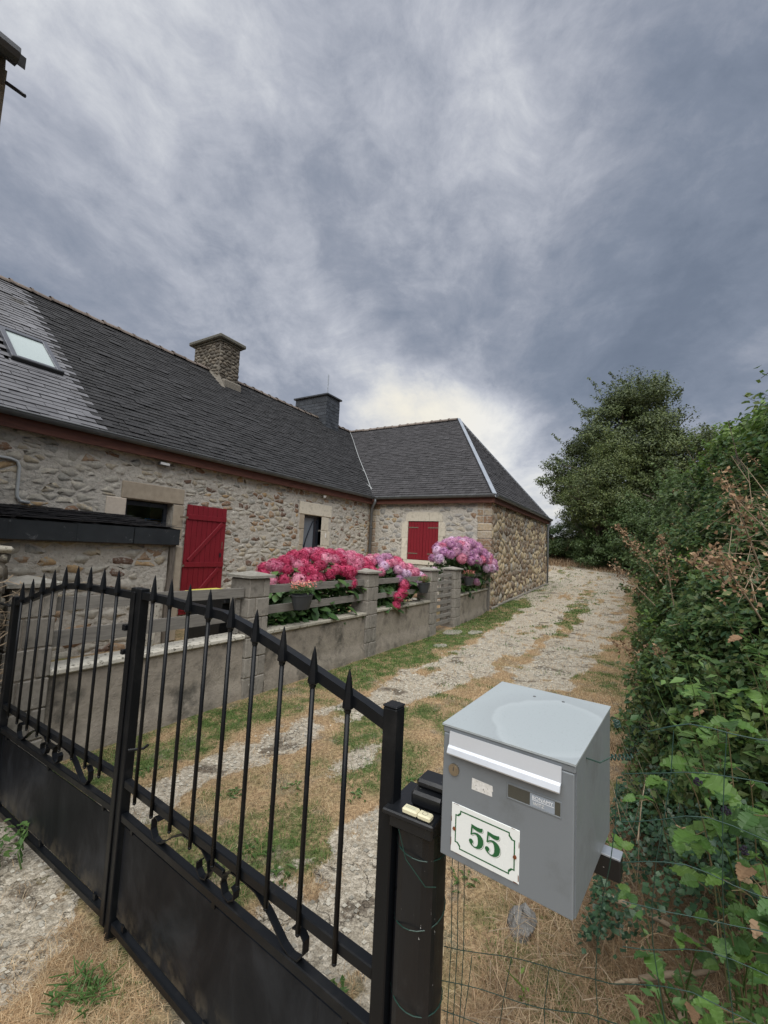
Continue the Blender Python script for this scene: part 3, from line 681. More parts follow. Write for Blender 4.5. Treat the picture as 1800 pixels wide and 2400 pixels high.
for z0, z1, w in ((.1, .62, .2), (.62, 1.05, .24), (1.05, 1.6, .19), (1.6, 2.285, .22)): quoin(5.125, 5.125+w, z0+.004, z1-.004, mt['ashlar_old'], .016, name='jamb_stone')
quoin(8.72, 10.08, 2.455, 2.79, mt['ashlar'], .03, name='lintel')
for k, (z0, z1) in enumerate(((.1, .7), (.7, 1.12), (1.12, 1.62), (1.62, 2.05), (2.05, 2.45))):
    quoin(8.735+.05*(k % 2), 8.93, z0+.004, z1-.004, mt['ashlar_old'], .016, name='jamb_stone')
    quoin(9.66, (9.98, 10.06)[k % 2], z0+.004, z1-.004, mt['ashlar'], .018, name='jamb_stone')
# corner stones beside the inner corner
r = random.Random(3); z = .0
while z < 3.1:
    hh = r.uniform(.12, .26); quoin(XC-.17+r.uniform(-.04, .02), XC-.01, z+.008, min(z+hh, 3.12)-.008, mt['quoin'], .018, name='corner_stone'); z += hh
# dark half hidden window opening with a bent frame, room behind
def opening(x0, x1, z0, z1, y):
    w = MB().box(x0+.03, x0+.10, y+.14, y+.20, z0, z1, None, .004).box(x1-.10, x1-.03, y+.14, y+.20, z0, z1, None, .004).box(x0+.03, x1-.03, y+.138, y+.202, z1-.10, z1-.02, None, .004).obj('window_frame', mt['anthracite'], house)
    MB().box(x0+.10, x1-.10, y+.165, y+.172, z0, z1-.10).obj('pane', mt['glass_dark'], w)
    m = MB(); m.add([(x0-.5, y+1.6, 0), (x1+.5, y+1.6, 0), (x1+.5, y+1.6, 2.5), (x0-.5, y+1.6, 2.5)], [(0, 1, 2, 3)])
    m.add([(x0-.5, y+.34, 2.5), (x1+.5, y+.34, 2.5), (x1+.5, y+1.6, 2.5), (x0-.5, y+1.6, 2.5)], [(0, 1, 2, 3)])
    m.add([(x0-.5, y+.34, 0), (x1+.5, y+.34, 0), (x1+.5, y+1.6, 0), (x0-.5, y+1.6, 0)], [(0, 1, 2, 3)])
    m.add([(x0-.5, y+.34, 0), (x0-.5, y+1.6, 0), (x0-.5, y+1.6, 2.5), (x0-.5, y+.34, 2.5)], [(0, 1, 2, 3)])
    m.obj('room', mt['room'], house)
    MB().add([(x1+.5, y+.34, 0), (x1+.5, y+1.6, 0), (x1+.5, y+1.6, 2.5), (x1+.5, y+.34, 2.5)], [(0, 1, 2, 3)]).obj('room_wall', mt['room_wall'], house)
opening(4.22, 5.12, .1, 2.29, YF)
bf = MB()
bf.tube([(4.86, YF+.45, 1.1), (4.86, YF+.45, 1.98), (5.26, YF+.45, 1.98), (5.26, YF+.45, 1.1)], .022, 6); o = bf.obj('clothes_rail', mt['blue']); tag(o, 'blue tubular rail standing behind the half hidden dark window', 'rail')
# red door leaf folded open against the wall
dl = box('door_leaf', 5.375, 6.325, YF-.075, YF-.06, .14, 2.315, mt['red'], house, .003); dl['label'] = 'red ledged plank door leaf folded open on the wall'
for k in range(8):
    x = 5.38+k*.1175; box('plank', x+.003, x+.1145, YF-.092, YF-.073, .145, 2.31, mt['red'], dl, .003)
def zbar(x0, z0, x1, z1, w):
    a = Vector((x0, 0, z0)); b_ = Vector((x1, 0, z1)); d = (b_-a); L = d.length; d.normalize(); n = Vector((-d.z, 0, d.x))
    MB().box(0, L, -w/2, w/2, 0, .022, (Vector((x0, YF-.093, z0)), d, n, -Y_), .004).obj('brace', mt['red'], dl)
zbar(5.39, 2.07, 6.31, 2.07, .10); zbar(5.39, 1.12, 6.31, 1.12, .10); zbar(5.47, 1.19, 6.22, 1.99, .085); zbar(5.50, .30, 6.20, 1.04, .085); zbar(5.39, .26, 6.31, .26, .10)
box('latch', 6.20, 6.235, YF-.118, YF-.094, 1.28, 1.36, mt['plastic_black'], dl); box('strike_plate', 6.245, 6.26, YF-.10, YF-.094, 1.45, 1.60, mt['iron'], dl, .001)
for z in (1.10, 2.05): box('hinge', 5.22, 5.40, YF-.105, YF-.095, z-.02, z+.02, mt['iron'], dl, .001)
# grey front door with curved bars
fd = box('front_door', 8.99, 9.60, YF+.12, YF+.16, .1, 2.40, mt['door_panel'], house, .004); fd['label'] = 'grey blue front door with thin curved black bars'
dfm = MB().box(8.93, 8.99, YF+.09, YF+.17, .1, 2.45, None, .004).box(9.60, 9.66, YF+.09, YF+.17, .1, 2.45, None, .004).box(8.99, 9.60, YF+.092, YF+.168, 2.385, 2.45, None, .004).box(9.46, 9.60, YF+.098, YF+.12, .1, 2.385, None, .004)
dfm.obj('door_frame', mt['anthracite'], house)
arc = [(9.44-.36*math.sin(math.pi*(k/12)*.98)*1.0, YF+.105, .35+k*(1.95/12)) for k in range(13)]
MB().tube(arc, .016, 6).obj('door_bar', mt['anthracite'], fd)
for q in (0, .07): MB().tube([(9.0+k*.075, YF+.112, 1.62-q-.0*k-.045*k*k*.35) for k in range(7)], .006, 5).obj('door_bar', mt['anthracite'], fd)
MB().tube([(9.53, YF+.09, 1.36), (9.53, YF+.06, 1.36), (9.44, YF+.06, 1.36)], .009, 6).obj('door_handle', mt['alu'], fd)
box('doorbell', 9.83, 9.87, YF-.035, YF-.018, 1.86, 1.98, mt['white_plastic'], house, .004)
# --- wing front wall (faces the camera)
fr_w = (Vector((XC, YF, -.2)), -Y_, Z_, -X_); Lw = YF-YS
def wu(y0, y1, z0, z1): return (YF-y1, YF-y0, z0+.2, z1+.2)
WY0, WY1, WZ0, WZ1 = 5.40, 6.45, 1.335, 2.545
hw = [wu(WY0, WY1, WZ0, WZ1)]
wfr = relief_wall('wing_front_wall', fr_w, Lw, Hf, .07, .010, mt['mortar'], house, hw, 2)
trim_w = [wu(WY0-.22, WY1+.22, WZ0-.12, WZ1+.30)]
rubble(fr_w, Lw, Hf, .215, .13, mt['stone_wf'], wfr, 21, .013, .007, .48, hw+trim_w+[wu(YS, YS+.42, -.2, 3.3), wu(YF-.32, YF, -.2, 3.3)], .78, .82, 60, .16, rough=.012)
r = random.Random(8); z = .0
while z < 3.1:
    hh = r.uniform(.13, .27); w = r.choice((.22, .40, .30)); z1 = min(z+hh, 3.12)
    MB().box(XC-.018, XC+.25, YS-.018, YS+w, z+.008, z1-.008, None, .018).obj('corner_stone', mt['quoin'], wfr)
    if w < .35: MB().box(XC-.014, XC+.2, YS+w+.012, YS+.42, z+.01, z1-.01, None, .018).obj('corner_stone', mt['quoin'], wfr)
    w2 = r.choice((.14, .28)); MB().box(XC-.016, XC+.2, YF-.06-w2, YF-.05, z+.008, z1-.008, None, .018).obj('corner_stone', mt['quoin'], wfr)
    z += hh
# ashlar surround
def wstone(y0, y1, z0, z1, round_=None):
    rr_ = .155; pts = []
    for (cy, cz, name, a0) in ((y0, z0, 'bl', 180), (y1, z0, 'br', 270), (y1, z1, 'tr', 0), (y0, z1, 'tl', 90)):
        if round_ and name in round_:
            sx = 1 if cy == y0 else -1; sz = 1 if cz == z0 else -1
            for k in range(5):
                a = R(a0+k*22.5); pts.append((cy+sx*rr_+rr_*math.cos(a), cz+sz*rr_+rr_*math.sin(a)))
        else: pts.append((cy, cz))
    MB().prism(pts, Vector((XC-.032, 0, 0)), Y_, Z_, X_, 0, .2).obj('surround_stone', mt['ashlar'], wfr)
wstone(5.72, WY1+.08, WZ1+.004, WZ1+.29, ('tr',)); wstone(WY0-.12, 5.712, WZ1+.004, WZ1+.28, ('tl',))
for (a, b_, c) in ((WZ0-.0, 1.70, .20), (1.70, 2.02, .20), (2.02, WZ1, .22)):
    wstone(WY1+.004, WY1+c, a+.003, b_-.003, ('tr',) if b_ == WZ1 else None)
for (a, b_, c) in ((WZ0, 1.62, .13), (1.62, 2.08, .16), (2.08, WZ1, .22)):
    wstone(WY0-c, WY0-.004, a+.003, b_-.003, ('tl',) if b_ == WZ1 else None)
wstone(WY0-.10, WY1+.12, WZ0-.13, WZ0-.004)
wf_ = MB().box(XC+.03, XC+.05, WY0, WY1, WZ0, WZ1).obj('shutter_backing', mt['red'], house)
for s, (y0, y1) in enumerate(((WY0+.004, (WY0+WY1)/2-.004), ((WY0+WY1)/2+.004, WY1-.004))):
    sh = box('shutter', XC+.012, XC+.028, y0, y1, WZ0+.01, WZ1-.01, mt['red'], house, .002)
    n = 5; w = (y1-y0)/n
    for k in range(n): box('plank', XC-.008, XC+.013, y0+k*w+.003, y0+(k+1)*w-.003, WZ0+.012, WZ1-.012, mt['red'], sh, .003)
    for zz in (WZ0+.2, WZ1-.2):
        a, b_ = (WY0-.02, WY0+.36) if s == 0 else (WY1-.36, WY1+.03)
        box('strap_hinge', XC-.016, XC-.009, a, b_, zz-.016, zz+.016, mt['iron'], sh, .001)
# --- wing side wall (along the track), strongly jointed rubble; foot follows the rising ground
fr_s = (Vector((XC, YS, -.2)), X_, Z_, -Y_); Ls = XE-XC
wsd = relief_wall('wing_side_wall', fr_s, Ls, Hf, .09, .008, mt['mortar_w'], house, (), 4)
rubble(fr_s, Ls, Hf-.02, .26, .19, mt['stone_w'], wsd, 31, .018, .022, .47, [(0, .02, 0, 3.4)], .97, .90, 110, .28, rough=.014)
m = MB()
for k in range(14):
    x = XC+k*Ls/14; z = float(gz(x, YS-.1)); m.box(x, x+Ls/14-.01, YS-.11, YS-.04, z-.15, z+.07, None, .02)
m.obj('footing', mt['block'], house)
# closing walls (back, far end) as plain masonry
m = MB().box(fX0, XE, 15.8, 16.1, 0, 3.15).box(XE-.35, XE-.02, YS+.3, 15.8, 0, 3.15).box(fX0, fX0+.3, YF+.51, 15.8, 0, 3.15)
m.obj('rear_wall', mt['mortar_w'], house)
MB().prism([(YF+.4, 3.15), (16.0, 3.15), (11.95, 6.85)], Vector((fX0+.1, 0, 0)), Y_, Z_, X_, 0, .2).obj('gable_wall', mt['mortar_w'], house)

# --- roofs
EY, EZ = 7.72, 3.30
RY, RZ = 11.95, 7.04
k_main = (RZ-EZ)/(RY-EY)
RX = 16.35; EX = 12.10; k_w = (RZ-EZ)/(RX-EX)
HY = 6.50; SY = 3.66; XE2 = 2*RX-EX
slate_me = {}
def slate_mesh(w, e, mat):
    key = (round(w, 3), round(e, 3), mat.name)
    if key not in slate_me:
        m = MB(); t = .0075; L = e*1.25
        V = [(-w/2+.003, 0, .013), (w/2-.003, 0, .013), (w/2-.003, L, .0), (-w/2+.003, L, .0), (-w/2+.003, 0, .013+t), (w/2-.003, 0, .013+t), (w/2-.003, L, t*.6), (-w/2+.003, L, t*.6)]
        m.add(V, [(0, 3, 2, 1), (4, 5, 6, 7), (0, 1, 5, 4), (1, 2, 6, 5), (2, 3, 7, 6), (3, 0, 4, 7)]); slate_me[key] = (mesh_of('slate', m.V, m.F, mat), m)
    return slate_me[key]
def slating(fr, L, H, w, e, matf, parent, seed, n_single, inside, clips=(), rag=0.0, name='slate'):
    """rows of overlapping slates; clips are half planes (nu, nv, c) that cut them"""
    O, U, W, N = fr; r = random.Random(seed); items = []
    rows = int(H/e)+1
    for j in range(rows):
        off = (w/2 if j % 2 else 0)
        for i in range(-1, int(L/w)+2):
            u = (i+.5)*w+off; v = j*e
            if u < 0 or u > L or v > H-.02: continue
            if not inside(u, v): continue
            du, dv = r.gauss(0, .0016)*(1+rag), r.gauss(0, .0012)*(1+rag*1.5); tw = r.gauss(0, .004)*(1+rag); lift = abs(r.gauss(0, .002))*(1+rag*1.5)
            mat = matf(u, v); cut = [c for c in clips if c[0]*u+c[1]*v > c[2]-w*.75]
            p = O+U*(u+du)+W*(v+dv)+N*lift
            d = (p-CAMV).length; items.append((d if in_view(p) else d+1000, p, tw, mat, cut, u, v))
    items.sort(key=lambda q: q[0]); rest = {}
    single = 0
    for d, p, tw, mat, cut, u, v in items:
        me, m = slate_mesh(w, e, mat)
        A = U*math.cos(tw)+W*math.sin(tw); B = W*math.cos(tw)-U*math.sin(tw)
        if cut:
            poly = [(u-w/2+.003, v), (u+w/2-.003, v), (u+w/2-.003, v+e*1.25), (u-w/2+.003, v+e*1.25)]
            for c in cut:
                poly = clip_poly(poly, *c)
                if len(poly) < 3: break
            if len(poly) < 3: continue
            k = len(poly); V = [O+U*a+W*b+N*(.010-.008*(b-v)/e) for a, b in poly]+[O+U*a+W*b+N*(.0165-.008*(b-v)/e) for a, b in poly]
            rest.setdefault(mat.name, MB()).add(V, [tuple(range(k))[::-1], tuple(range(k, 2*k))]+[(i_, (i_+1) % k, k+(i_+1) % k, k+i_) for i_ in range(k)])
        elif single < n_single:
            rot = Matrix((A, B, N)).transposed(); put(name, me, parent, p, rot); single += 1
        else:
            rest.setdefault(mat.name, MB()).add([p+A*v_[0]+B*v_[1]+N*v_[2] for v_ in m.V], m.F)
    for nm, mb in rest.items():
        o = mb.obj('slate_courses', bpy.data.materials[nm], parent); o['kind'] = 'stuff'
# main slope
sl = math.hypot(RY-EY, RZ-EZ); Wm = Vector((0, (RY-EY)/sl, (RZ-EZ)/sl)); Nm = Vector((0, -Wm.z, Wm.y))
rx0 = 1.1
roof = MB().add([(rx0, EY, EZ-.02), (RX, EY, EZ-.02), (RX, RY, RZ-.02), (rx0, RY, RZ-.02), (rx0, 2*RY-EY, EZ-.02), (RX, 2*RY-EY, EZ-.02)], [(0, 1, 2, 3), (3, 2, 5, 4)]).obj('roof', mt['underlay'], house)
BX = 3.73
def m_mat(u, v):
    j = int(round(v/.127)); return mt['slate_light'] if rx0+u < BX+(.14 if j % 2 else 0) else mt['slate_dark']
skl = (2.70-rx0, 3.50-rx0, (9.0-EY)/Wm.y, (9.85-EY)/Wm.y)
fr_m = (Vector((rx0, EY, EZ)), X_, Wm, Nm)
def in_main(u, v):
    x = rx0+u; y = EY+v*Wm.y
    return x < EX+(y-EY)*(RX-EX)/(RY-EY)+.25 and not (skl[0]+.05 < u < skl[1]-.05 and skl[2] < v+.06 < skl[3])
slating(fr_m, RX-rx0, sl, .28, .127, m_mat, roof, 41, 170, in_main, rag=1.3)
# wing west slope
sw_ = math.hypot(RX-EX, RZ-EZ); Ww = Vector(((RX-EX)/sw_, 0, (RZ-EZ)/sw_)); Nw = Vector((-Ww.z, 0, Ww.x))
fr_ww = (Vector((EX, 12.2, EZ)), -Y_, Ww, Nw)
Lww = 12.2-SY
# hip line in (u,v): from (Lww,0) to (12.2-HY, sw_)
hx, hy = (12.2-HY)-Lww, sw_
nn = Vector((hy, -hx)).normalized(); hipc = (nn.x, nn.y, nn.x*Lww)
wroof = MB().add([(EX, SY, EZ-.02), (RX, HY, RZ-.02), (RX, RY, RZ-.02), (EX, EY, EZ-.02)], [(0, 3, 2, 1)]).add([(EX, SY, EZ-.02), (XE2, SY, EZ-.02), (RX, HY, RZ-.02)], [(0, 1, 2)]).add([(XE2, SY, EZ-.02), (XE2, 16, EZ-.02), (RX, 16, RZ-.02), (RX, HY, RZ-.02)], [(0, 1, 2, 3)]).obj('wing_roof', mt['underlay'], house)
def in_ww(u, v):
    y = 12.2-u; x = EX+v*Ww.x
    return x > EX+(y-EY)*(RX-EX)/(RY-EY)-.25 and y < RY+.1
slating(fr_ww, Lww, sw_, .25, .125, lambda u, v: mt['slate_wing'], wroof, 42, 90, in_ww, [hipc], rag=.8)
# wing south (hip end) slope
sh_ = math.hypot(HY-SY, RZ-EZ); Wh = Vector((0, (HY-SY)/sh_, (RZ-EZ)/sh_)); Nh = Vector((0, -Wh.z, Wh.y))
half = RX-EX
n1 = Vector((-sh_, half)).normalized(); n2 = Vector((sh_, half)).normalized()
slating((Vector((EX, SY, EZ)), X_, Wh, Nh), 2*half, sh_, .25, .125, lambda u, v: mt['slate_wing'], wroof, 43, 40, lambda u, v: True,
        [(n1.x, n1.y, 0), (n2.x, n2.y, n2.x*2*half)], rag=.8)
# hip flashing and valley, gutters, boards
def strip(a, b, w, t, up, name, mat, parent=house):
    a, b = Vector(a), Vector(b); d = b-a; L = d.length; d.normalize(); s = d.cross(up).normalized(); n = s.cross(d)
    return MB().box(0, L, -w/2, w/2, 0, t, (a, d, s, n), .006).obj(name, mat, parent)
strip((EX, SY, EZ+.03), (RX, HY, RZ+.03), .13, .03, (Nw+Nh).normalized(), 'hip_flashing', mt['zinc_light'])
strip((XE2, SY, EZ+.03), (RX, HY, RZ+.03), .10, .03, Nh, 'hip_flashing', mt['zinc_light'])
strip((EX, EY, EZ+.005), (RX, RY, RZ+.005), .16, .012, (Nm+Nw).normalized(), 'valley_flashing', mt['zinc'])
vd = Vector((RX-EX, RY-EY, RZ-EZ))
cab = [Vector((EX, EY, EZ))+vd*f+Vector((-.02+.03*math.sin(f*9), 0, .06)) for f in [k/14 for k in range(1, 15)]]
MB().tube(cab, .011, 6).obj('valley_cable', mt['pvc'], house)
lp = [Vector((EX, EY, EZ))+vd*f+Vector((dx, dy, .07)) for f, dx, dy in ((.30, 0, 0), (.34, -.12, .15), (.36, -.30, .25), (.31, -.36, .28), (.24, -.30, .2), (.15, -.12, .1), (.09, .05, 0), (.05, .12, -.05), (.10, .28, -.15), (.14, .26, -.12))]
MB().tube(lp, .011, 6).obj('valley_cable', mt['pvc'], house)
def gutter(a, b, outw, name='gutter'):
    a, b = Vector(a), Vector(b); d = (b-a); L = d.length; d.normalize(); r_ = .072; V = []; n = 9
    for P in (a, b):
        for k in range(n): th = math.pi+math.pi*k/(n-1); V.append(P+outw*(r_*math.cos(th)+r_)+Z_*(r_*math.sin(th)))
        for k in range(n): th = 2*math.pi-math.pi*k/(n-1); V.append(P+outw*((r_-.006)*math.cos(th)+r_)+Z_*((r_-.006)*math.sin(th)))
    m2 = 2*n; F = [(k, (k+1) % m2, m2+(k+1) % m2, m2+k) for k in range(m2)]+[tuple(range(m2)), tuple(range(m2, 2*m2))[::-1]]
    g = mk(name, V, F, mt['zinc'], house, False)
    MB().tube([a+outw*(2*r_)+Z_*.004, b+outw*(2*r_)+Z_*.004], .010, 8).obj('gutter_bead', mt['zinc'], g)
    k = 1.0
    while k < L:
        V = []
        for q in (-.012, .012):
            for i in range(n): th = math.pi+math.pi*i/(n-1); V.append(a+d*(k+q)+outw*((r_+.004)*math.cos(th)+r_)+Z_*((r_+.004)*math.sin(th)))
            for i in range(n): th = 2*math.pi-math.pi*i/(n-1); V.append(a+d*(k+q)+outw*((r_+.0005)*math.cos(th)+r_)+Z_*((r_+.0005)*math.sin(th)))
        mk('gutter_joint', V, F, mt['zinc'], g); k += 1.05
    return g
gutter((rx0, EY+.01, EZ+.01), (EX-.08, EY+.01, EZ+.01), -Y_)
gutter((EX+.01, EY-.1, EZ+.005), (EX+.01, SY-.05, EZ+.005), -X_)
gutter((EX-.05, SY+.01, EZ), (XE2, SY+.01, EZ), -Y_)
box('fascia_board', rx0, EX-.0, EY-.0, EY+.03, 3.075, EZ-.035, mt['fascia'], house, .004)
box('soffit', rx0, XC, EY+.03, YF+.02, 3.10, 3.12, mt['fascia'], house, .002)
box('fascia_board', EX, EX+.03, SY, EY, 3.085, EZ-.04, mt['fascia'], house, .004)
box('soffit', EX+.03, XC+.03, SY+.03, YF, 3.105, 3.125, mt['fascia'], house, .002)
box('fascia_board', EX+.03, XE2, SY, SY+.03, 3.085, EZ-.045, mt['fascia'], house, .004)
box('soffit', XC+.03, XE2, SY+.03, YS+.05, 3.108, 3.128, mt['fascia'], house, .002)
# downpipes
dp = MB().tube([(12.02, 7.60, 3.25), (12.02, 7.60, 3.16), (12.05, 7.68, 3.04), (12.12, 7.78, 2.92), (12.12, 7.78, .0)], .042, 12).obj('downpipe', mt['zinc_pipe'], house, True)
MB().tube([(XE+.02, SY-.04, 3.24), (XE+.02, SY-.04, 3.12), (XE+.0, SY+.03, 2.98), (XE+.0, SY+.05, 2.85), (XE+.0, SY+.05, .42)], .042, 12).obj('downpipe', mt['zinc_pipe'], house, True)
for z in (1.2, 2.3): MB().lathe([(.046, 0), (.05, .01), (.05, .03), (.046, .04)], (12.12, 7.78, z), 12).obj('pipe_clip', mt['zinc'], dp)
# ridge tiles
def ridge_mesh(L):
    m = MB(); n = 8; prof = []
    for (x, rad) in ((0, .125), (.05, .125), (.055, .105), (L, .10)):
        prof.append((x, rad))
    V = []
    for x, rad in prof:
        for k in range(n+1): th = math.pi*k/n; V.append((x, rad*math.cos(th)*1.15, rad*math.sin(th)-.045))
    F = [(i*(n+1)+k, (i+1)*(n+1)+k, (i+1)*(n+1)+k+1, i*(n+1)+k+1) for i in range(3) for k in range(n)]
    m.add(V, F); return mesh_of('ridge_tile', m.V, m.F, mt['ridge'])
rme = ridge_mesh(.40); rr = random.Random(4)
x = rx0
while x < RX:
    put('ridge_tile', rme, roof, (x, RY, RZ+.015+rr.gauss(0, .006)), Matrix.Rotation(rr.gauss(0, .015), 3, 'Y')); x += .385
y = RY
while y > HY+.1:
    put('ridge_tile', rme, wroof, (RX, y, RZ+.015+rr.gauss(0, .006)), Matrix.Rotation(-math.pi/2, 3, 'Z') @ Matrix.Rotation(rr.gauss(0, .012), 3, 'Y')); y -= .385
# skylight
v0, v1 = skl[2], skl[3]; u0, u1 = skl[0]+.03, skl[1]-.03
fs = MB()
for (a, b, c, d_) in ((u0, u0+.085, v0, v1), (u1-.085, u1, v0, v1), (u0+.085, u1-.085, v1-.10, v1), (u0+.085, u1-.085, v0, v0+.10)):
    fs.box(a, b, c, d_, 0, .085, (fr_m[0], X_, Wm, Nm), .008)
sk = fs.obj('skylight', mt['plastic_black'], house); sk.data.materials.clear(); sk.data.materials.append(paint('skylight_grey_metal', (.10, .105, .12), .35, .3)); sk['label'] = 'grey framed roof skylight with pale glass'
MB().box(u0+.08, u1-.08, v0+.09, v1-.09, .04, .055, (fr_m[0], X_, Wm, Nm)).obj('pane', mt['glass_sky'], sk)
MB().box(u0-.03, u1+.03, v0-.14, v0+.01, .012, .026, (fr_m[0], X_, Wm, Nm)).obj('flashing_apron', mt['slate_light'], sk)
MB().box(u0-.01, u1+.01, v0-.03, v0+.02, .02, .10, (fr_m[0], X_, Wm, Nm), .01).obj('lower_sash', mt['plastic_black'], sk)
# chimneys
c1 = MB().box(8.56, 9.32, 11.47, 12.75, 6.2, 7.93).obj('stone_chimney', mt['mortar_d'], house); c1['label'] = 'rough dark stone chimney with overhanging slab'
for fr, L in (((Vector((8.56, 12.75, 6.2)), -Y_, Z_, -X_), 1.28), ((Vector((8.56, 11.47, 6.2)), X_, Z_, -Y_), .76), ((Vector((9.32, 11.47, 6.2)), Y_, Z_, X_), 1.28)):
    rubble(fr, L, 1.72, .20, .11, mt['stone_d'], c1, 51+int(L*10), .008, .03, .42, (), 1.0, .8, 30)
MB().box(8.50, 9.38, 11.41, 12.81, 7.93, 7.99, None, .02).box(8.42, 9.46, 11.33, 12.92, 7.99, 8.12, None, .03).obj('chimney_cap', mt['cap_dark'], c1)
m = MB(); rr = random.Random(5)
for k in range(12): 
    a = rr.uniform(8.5, 9.35); b = rr.uniform(11.4, 12.8); m.box(a, a+.06, b, b+.08, 8.135, 8.15+.03*rr.random(), None, .01)
m.obj('cap_moss', mt['stone_d'], c1)
MB().add([(8.50, 11.15, 6.33), (8.62, 11.15, 6.36), (8.62, 12.0, 7.16), (8.50, 12.0, 7.12), (8.58, 11.46, 6.85), (8.58, 11.95, 7.25)], [(0, 1, 2, 3), (0, 4, 5, 3), (1, 4, 0), (1, 2, 5, 4)]).obj('mortar_fillet', mt['mortar_d'], c1)
MB().box(8.62, 9.36, 11.28, 11.47, 6.15, 6.72, None, .05).obj('chimney_shoulder', mt['mortar_d'], c1)
c2 = MB().box(13.92, 14.80, 11.45, 13.2, 6.0, 7.98).obj('slate_chimney', mt['slate_clad'], house); c2['label'] = 'square chimney clad in dark slates with a thin metal rod'
def clad(fr, L):
    def ins(u, v): return v > .0
    O, U, W, N = fr; m = MB(); rr = random.Random(int(L*100)); H = 1.95; e = .14; w = .24
    for j in range(int(H/e)):
        for i in range(-1, int(L/w)+2):
            a = i*w+(w/2 if j % 2 else 0); b = a+w-.006; a = max(a, 0); b = min(b, L)
            if b-a < .03: continue
            z0 = j*e; l = .004+.006*rr.random()
            V = [O+U*a+W*z0+N*l, O+U*b+W*z0+N*l, O+U*b+W*(z0+e*1.1)+N*.001, O+U*a+W*(z0+e*1.1)+N*.001,
                 O+U*a+W*z0+N*(l+.006), O+U*b+W*z0+N*(l+.006), O+U*b+W*(z0+e*1.1)+N*.004, O+U*a+W*(z0+e*1.1)+N*.004]
            mk('slate', V, [(0, 3, 2, 1), (4, 5, 6, 7), (0, 1, 5, 4), (1, 2, 6, 5), (2, 3, 7, 6), (3, 0, 4, 7)], mt['slate_clad'], c2)
clad((Vector((13.92, 13.2, 6.02)), -Y_, Z_, -X_), 1.75); clad((Vector((13.92, 11.45, 6.02)), X_, Z_, -Y_), .88)
MB().box(13.84, 14.88, 11.37, 13.28, 7.98, 8.05, None, .01).obj('chimney_cap', mt['slate_clad'], c2)
MB().box(14.1, 14.6, 12.2, 12.7, 8.05, 8.13, None, .02).obj('flue_cover', mt['block'], c2)
MB().tube([(13.93, 11.45, 8.04), (13.93, 11.45, 8.86)], .024, 6).obj('metal_rod', mt['zinc_light'], c2)
# small fittings on the wall
fl = thing('floodlight', (4.80, YF-.06, 3.02), 'small flat white floodlight under the eave above the dark window', 'lamp')
box('lamp_body', 4.70, 4.90, YF-.12, YF-.05, 2.985, 3.045, mt['zinc'], fl); box('lamp_glass', 4.71, 4.89, YF-.128, YF-.121, 2.992, 3.038, mt['white_plastic'], fl, .001)
sl2 = thing('security_lamp', (9.6, YF-.06, 3.0), 'small white spotlight under the eave above the grey front door', 'lamp')
MB().lathe([(.03, 0), (.05, .05), (.05, .06)], (9.60, YF-.11, 2.98), 10).obj('lamp_head', mt['white_plastic'], sl2); box('lamp_arm', 9.585, 9.615, YF-.09, YF, 3.03, 3.05, mt['zinc'], sl2)
o = MB().tube([(1.9, YF-.03, 2.66), (2.52, YF-.03, 2.655), (2.60, YF-.035, 2.63), (2.63, YF-.035, 2.56), (2.64, YF-.035, 2.2), (2.645, YF-.035, 2.12), (2.69, YF-.035, 2.055), (2.80, YF-.035, 2.045)], .022, 10).obj('conduit', mt['pvc'], None, True)
tag(o, 'bent pale grey pipe fixed on the stone wall above the lean-to roof', 'pipe')

# ------------------------------------------------------------------ lean-to shed against the facade
LY = 6.42; shed = thing('lean_to_shed', (2.6, 7.0, 0), 'low stone lean-to with a slate roof and black lead edge against the farmhouse', 'shed')
fr_l = (Vector((1.0, LY, -.1)), X_, Z_, -Y_)
lw = relief_wall('shed_wall', fr_l, 3.16, 1.66, .07, .012, mt['mortar'], shed, (), 7, .4)
rubble(fr_l, 3.16, 1.62, .23, .11, mt['stone_f'], lw, 61, .014, .009, .49, [(2.72, 3.10, .1, 1.2)], .75, .82, 60, .18, rough=.014)
MB().prism([(2.66, .1), (3.02, .1), (3.10, .8), (3.10, 1.1), (2.98, 1.08), (2.86, .85), (2.72, .6)], fr_l[0], X_, Z_, -Y_, .005, .035).obj('plaster_patch', mt['coping_pale'], lw)
MB().tube([(4.20, LY-.03, 0), (4.18, LY-.035, .7), (4.21, LY-.03, 1.2), (4.20, LY-.02, 1.5)], [.05, .055, .045, .05], 7).obj('corner_post', mt['oldwood'], shed)
box('stone_jamb', 4.26, 4.40, LY-.02, LY+.3, 0, 1.5, mt['ashlar_old'], shed, .02)
zr0, zr1 = 1.765, 1.975
srl = math.hypot(YF-LY+.12, zr1-zr0); Wl = Vector((0, (YF-LY+.12)/srl, (zr1-zr0)/srl)); Nl = Vector((0, -Wl.z, Wl.y))
lr = MB().add([(.6, LY-.12, zr0-.01), (4.25, LY-.12, zr0-.01), (4.25, YF, zr1-.01), (.6, YF, zr1-.01)], [(0, 1, 2, 3)]).obj('roof', mt['underlay'], shed)
slating((Vector((.6, LY-.13, zr0)), X_, Wl, Nl), 3.68, srl, .22, .13, lambda u, v: mt['slate_wing'], lr, 63, 60, lambda u, v: True, rag=2.5)
x = .6
while x < 4.2:
    x1 = min(x+.74, 4.24); mk_ = MB().box(x+.0, x1+.012, LY-.115-.004*((int(x*10)) % 2), LY-.105+.012, 1.515, 1.757, None, .006)
    mk_.obj('lead_sheet', mt['lead'], shed); x = x1 if x1 > 4.2 else x1-.01
box('wall_plate', .6, 4.22, LY-.09, LY+.1, 1.50, 1.60, mt['oldwood'], shed)
box('side_flashing', 4.225, 4.262, LY-.11, YF-.03, 1.70, 1.765, mt['slate_wing'], shed)

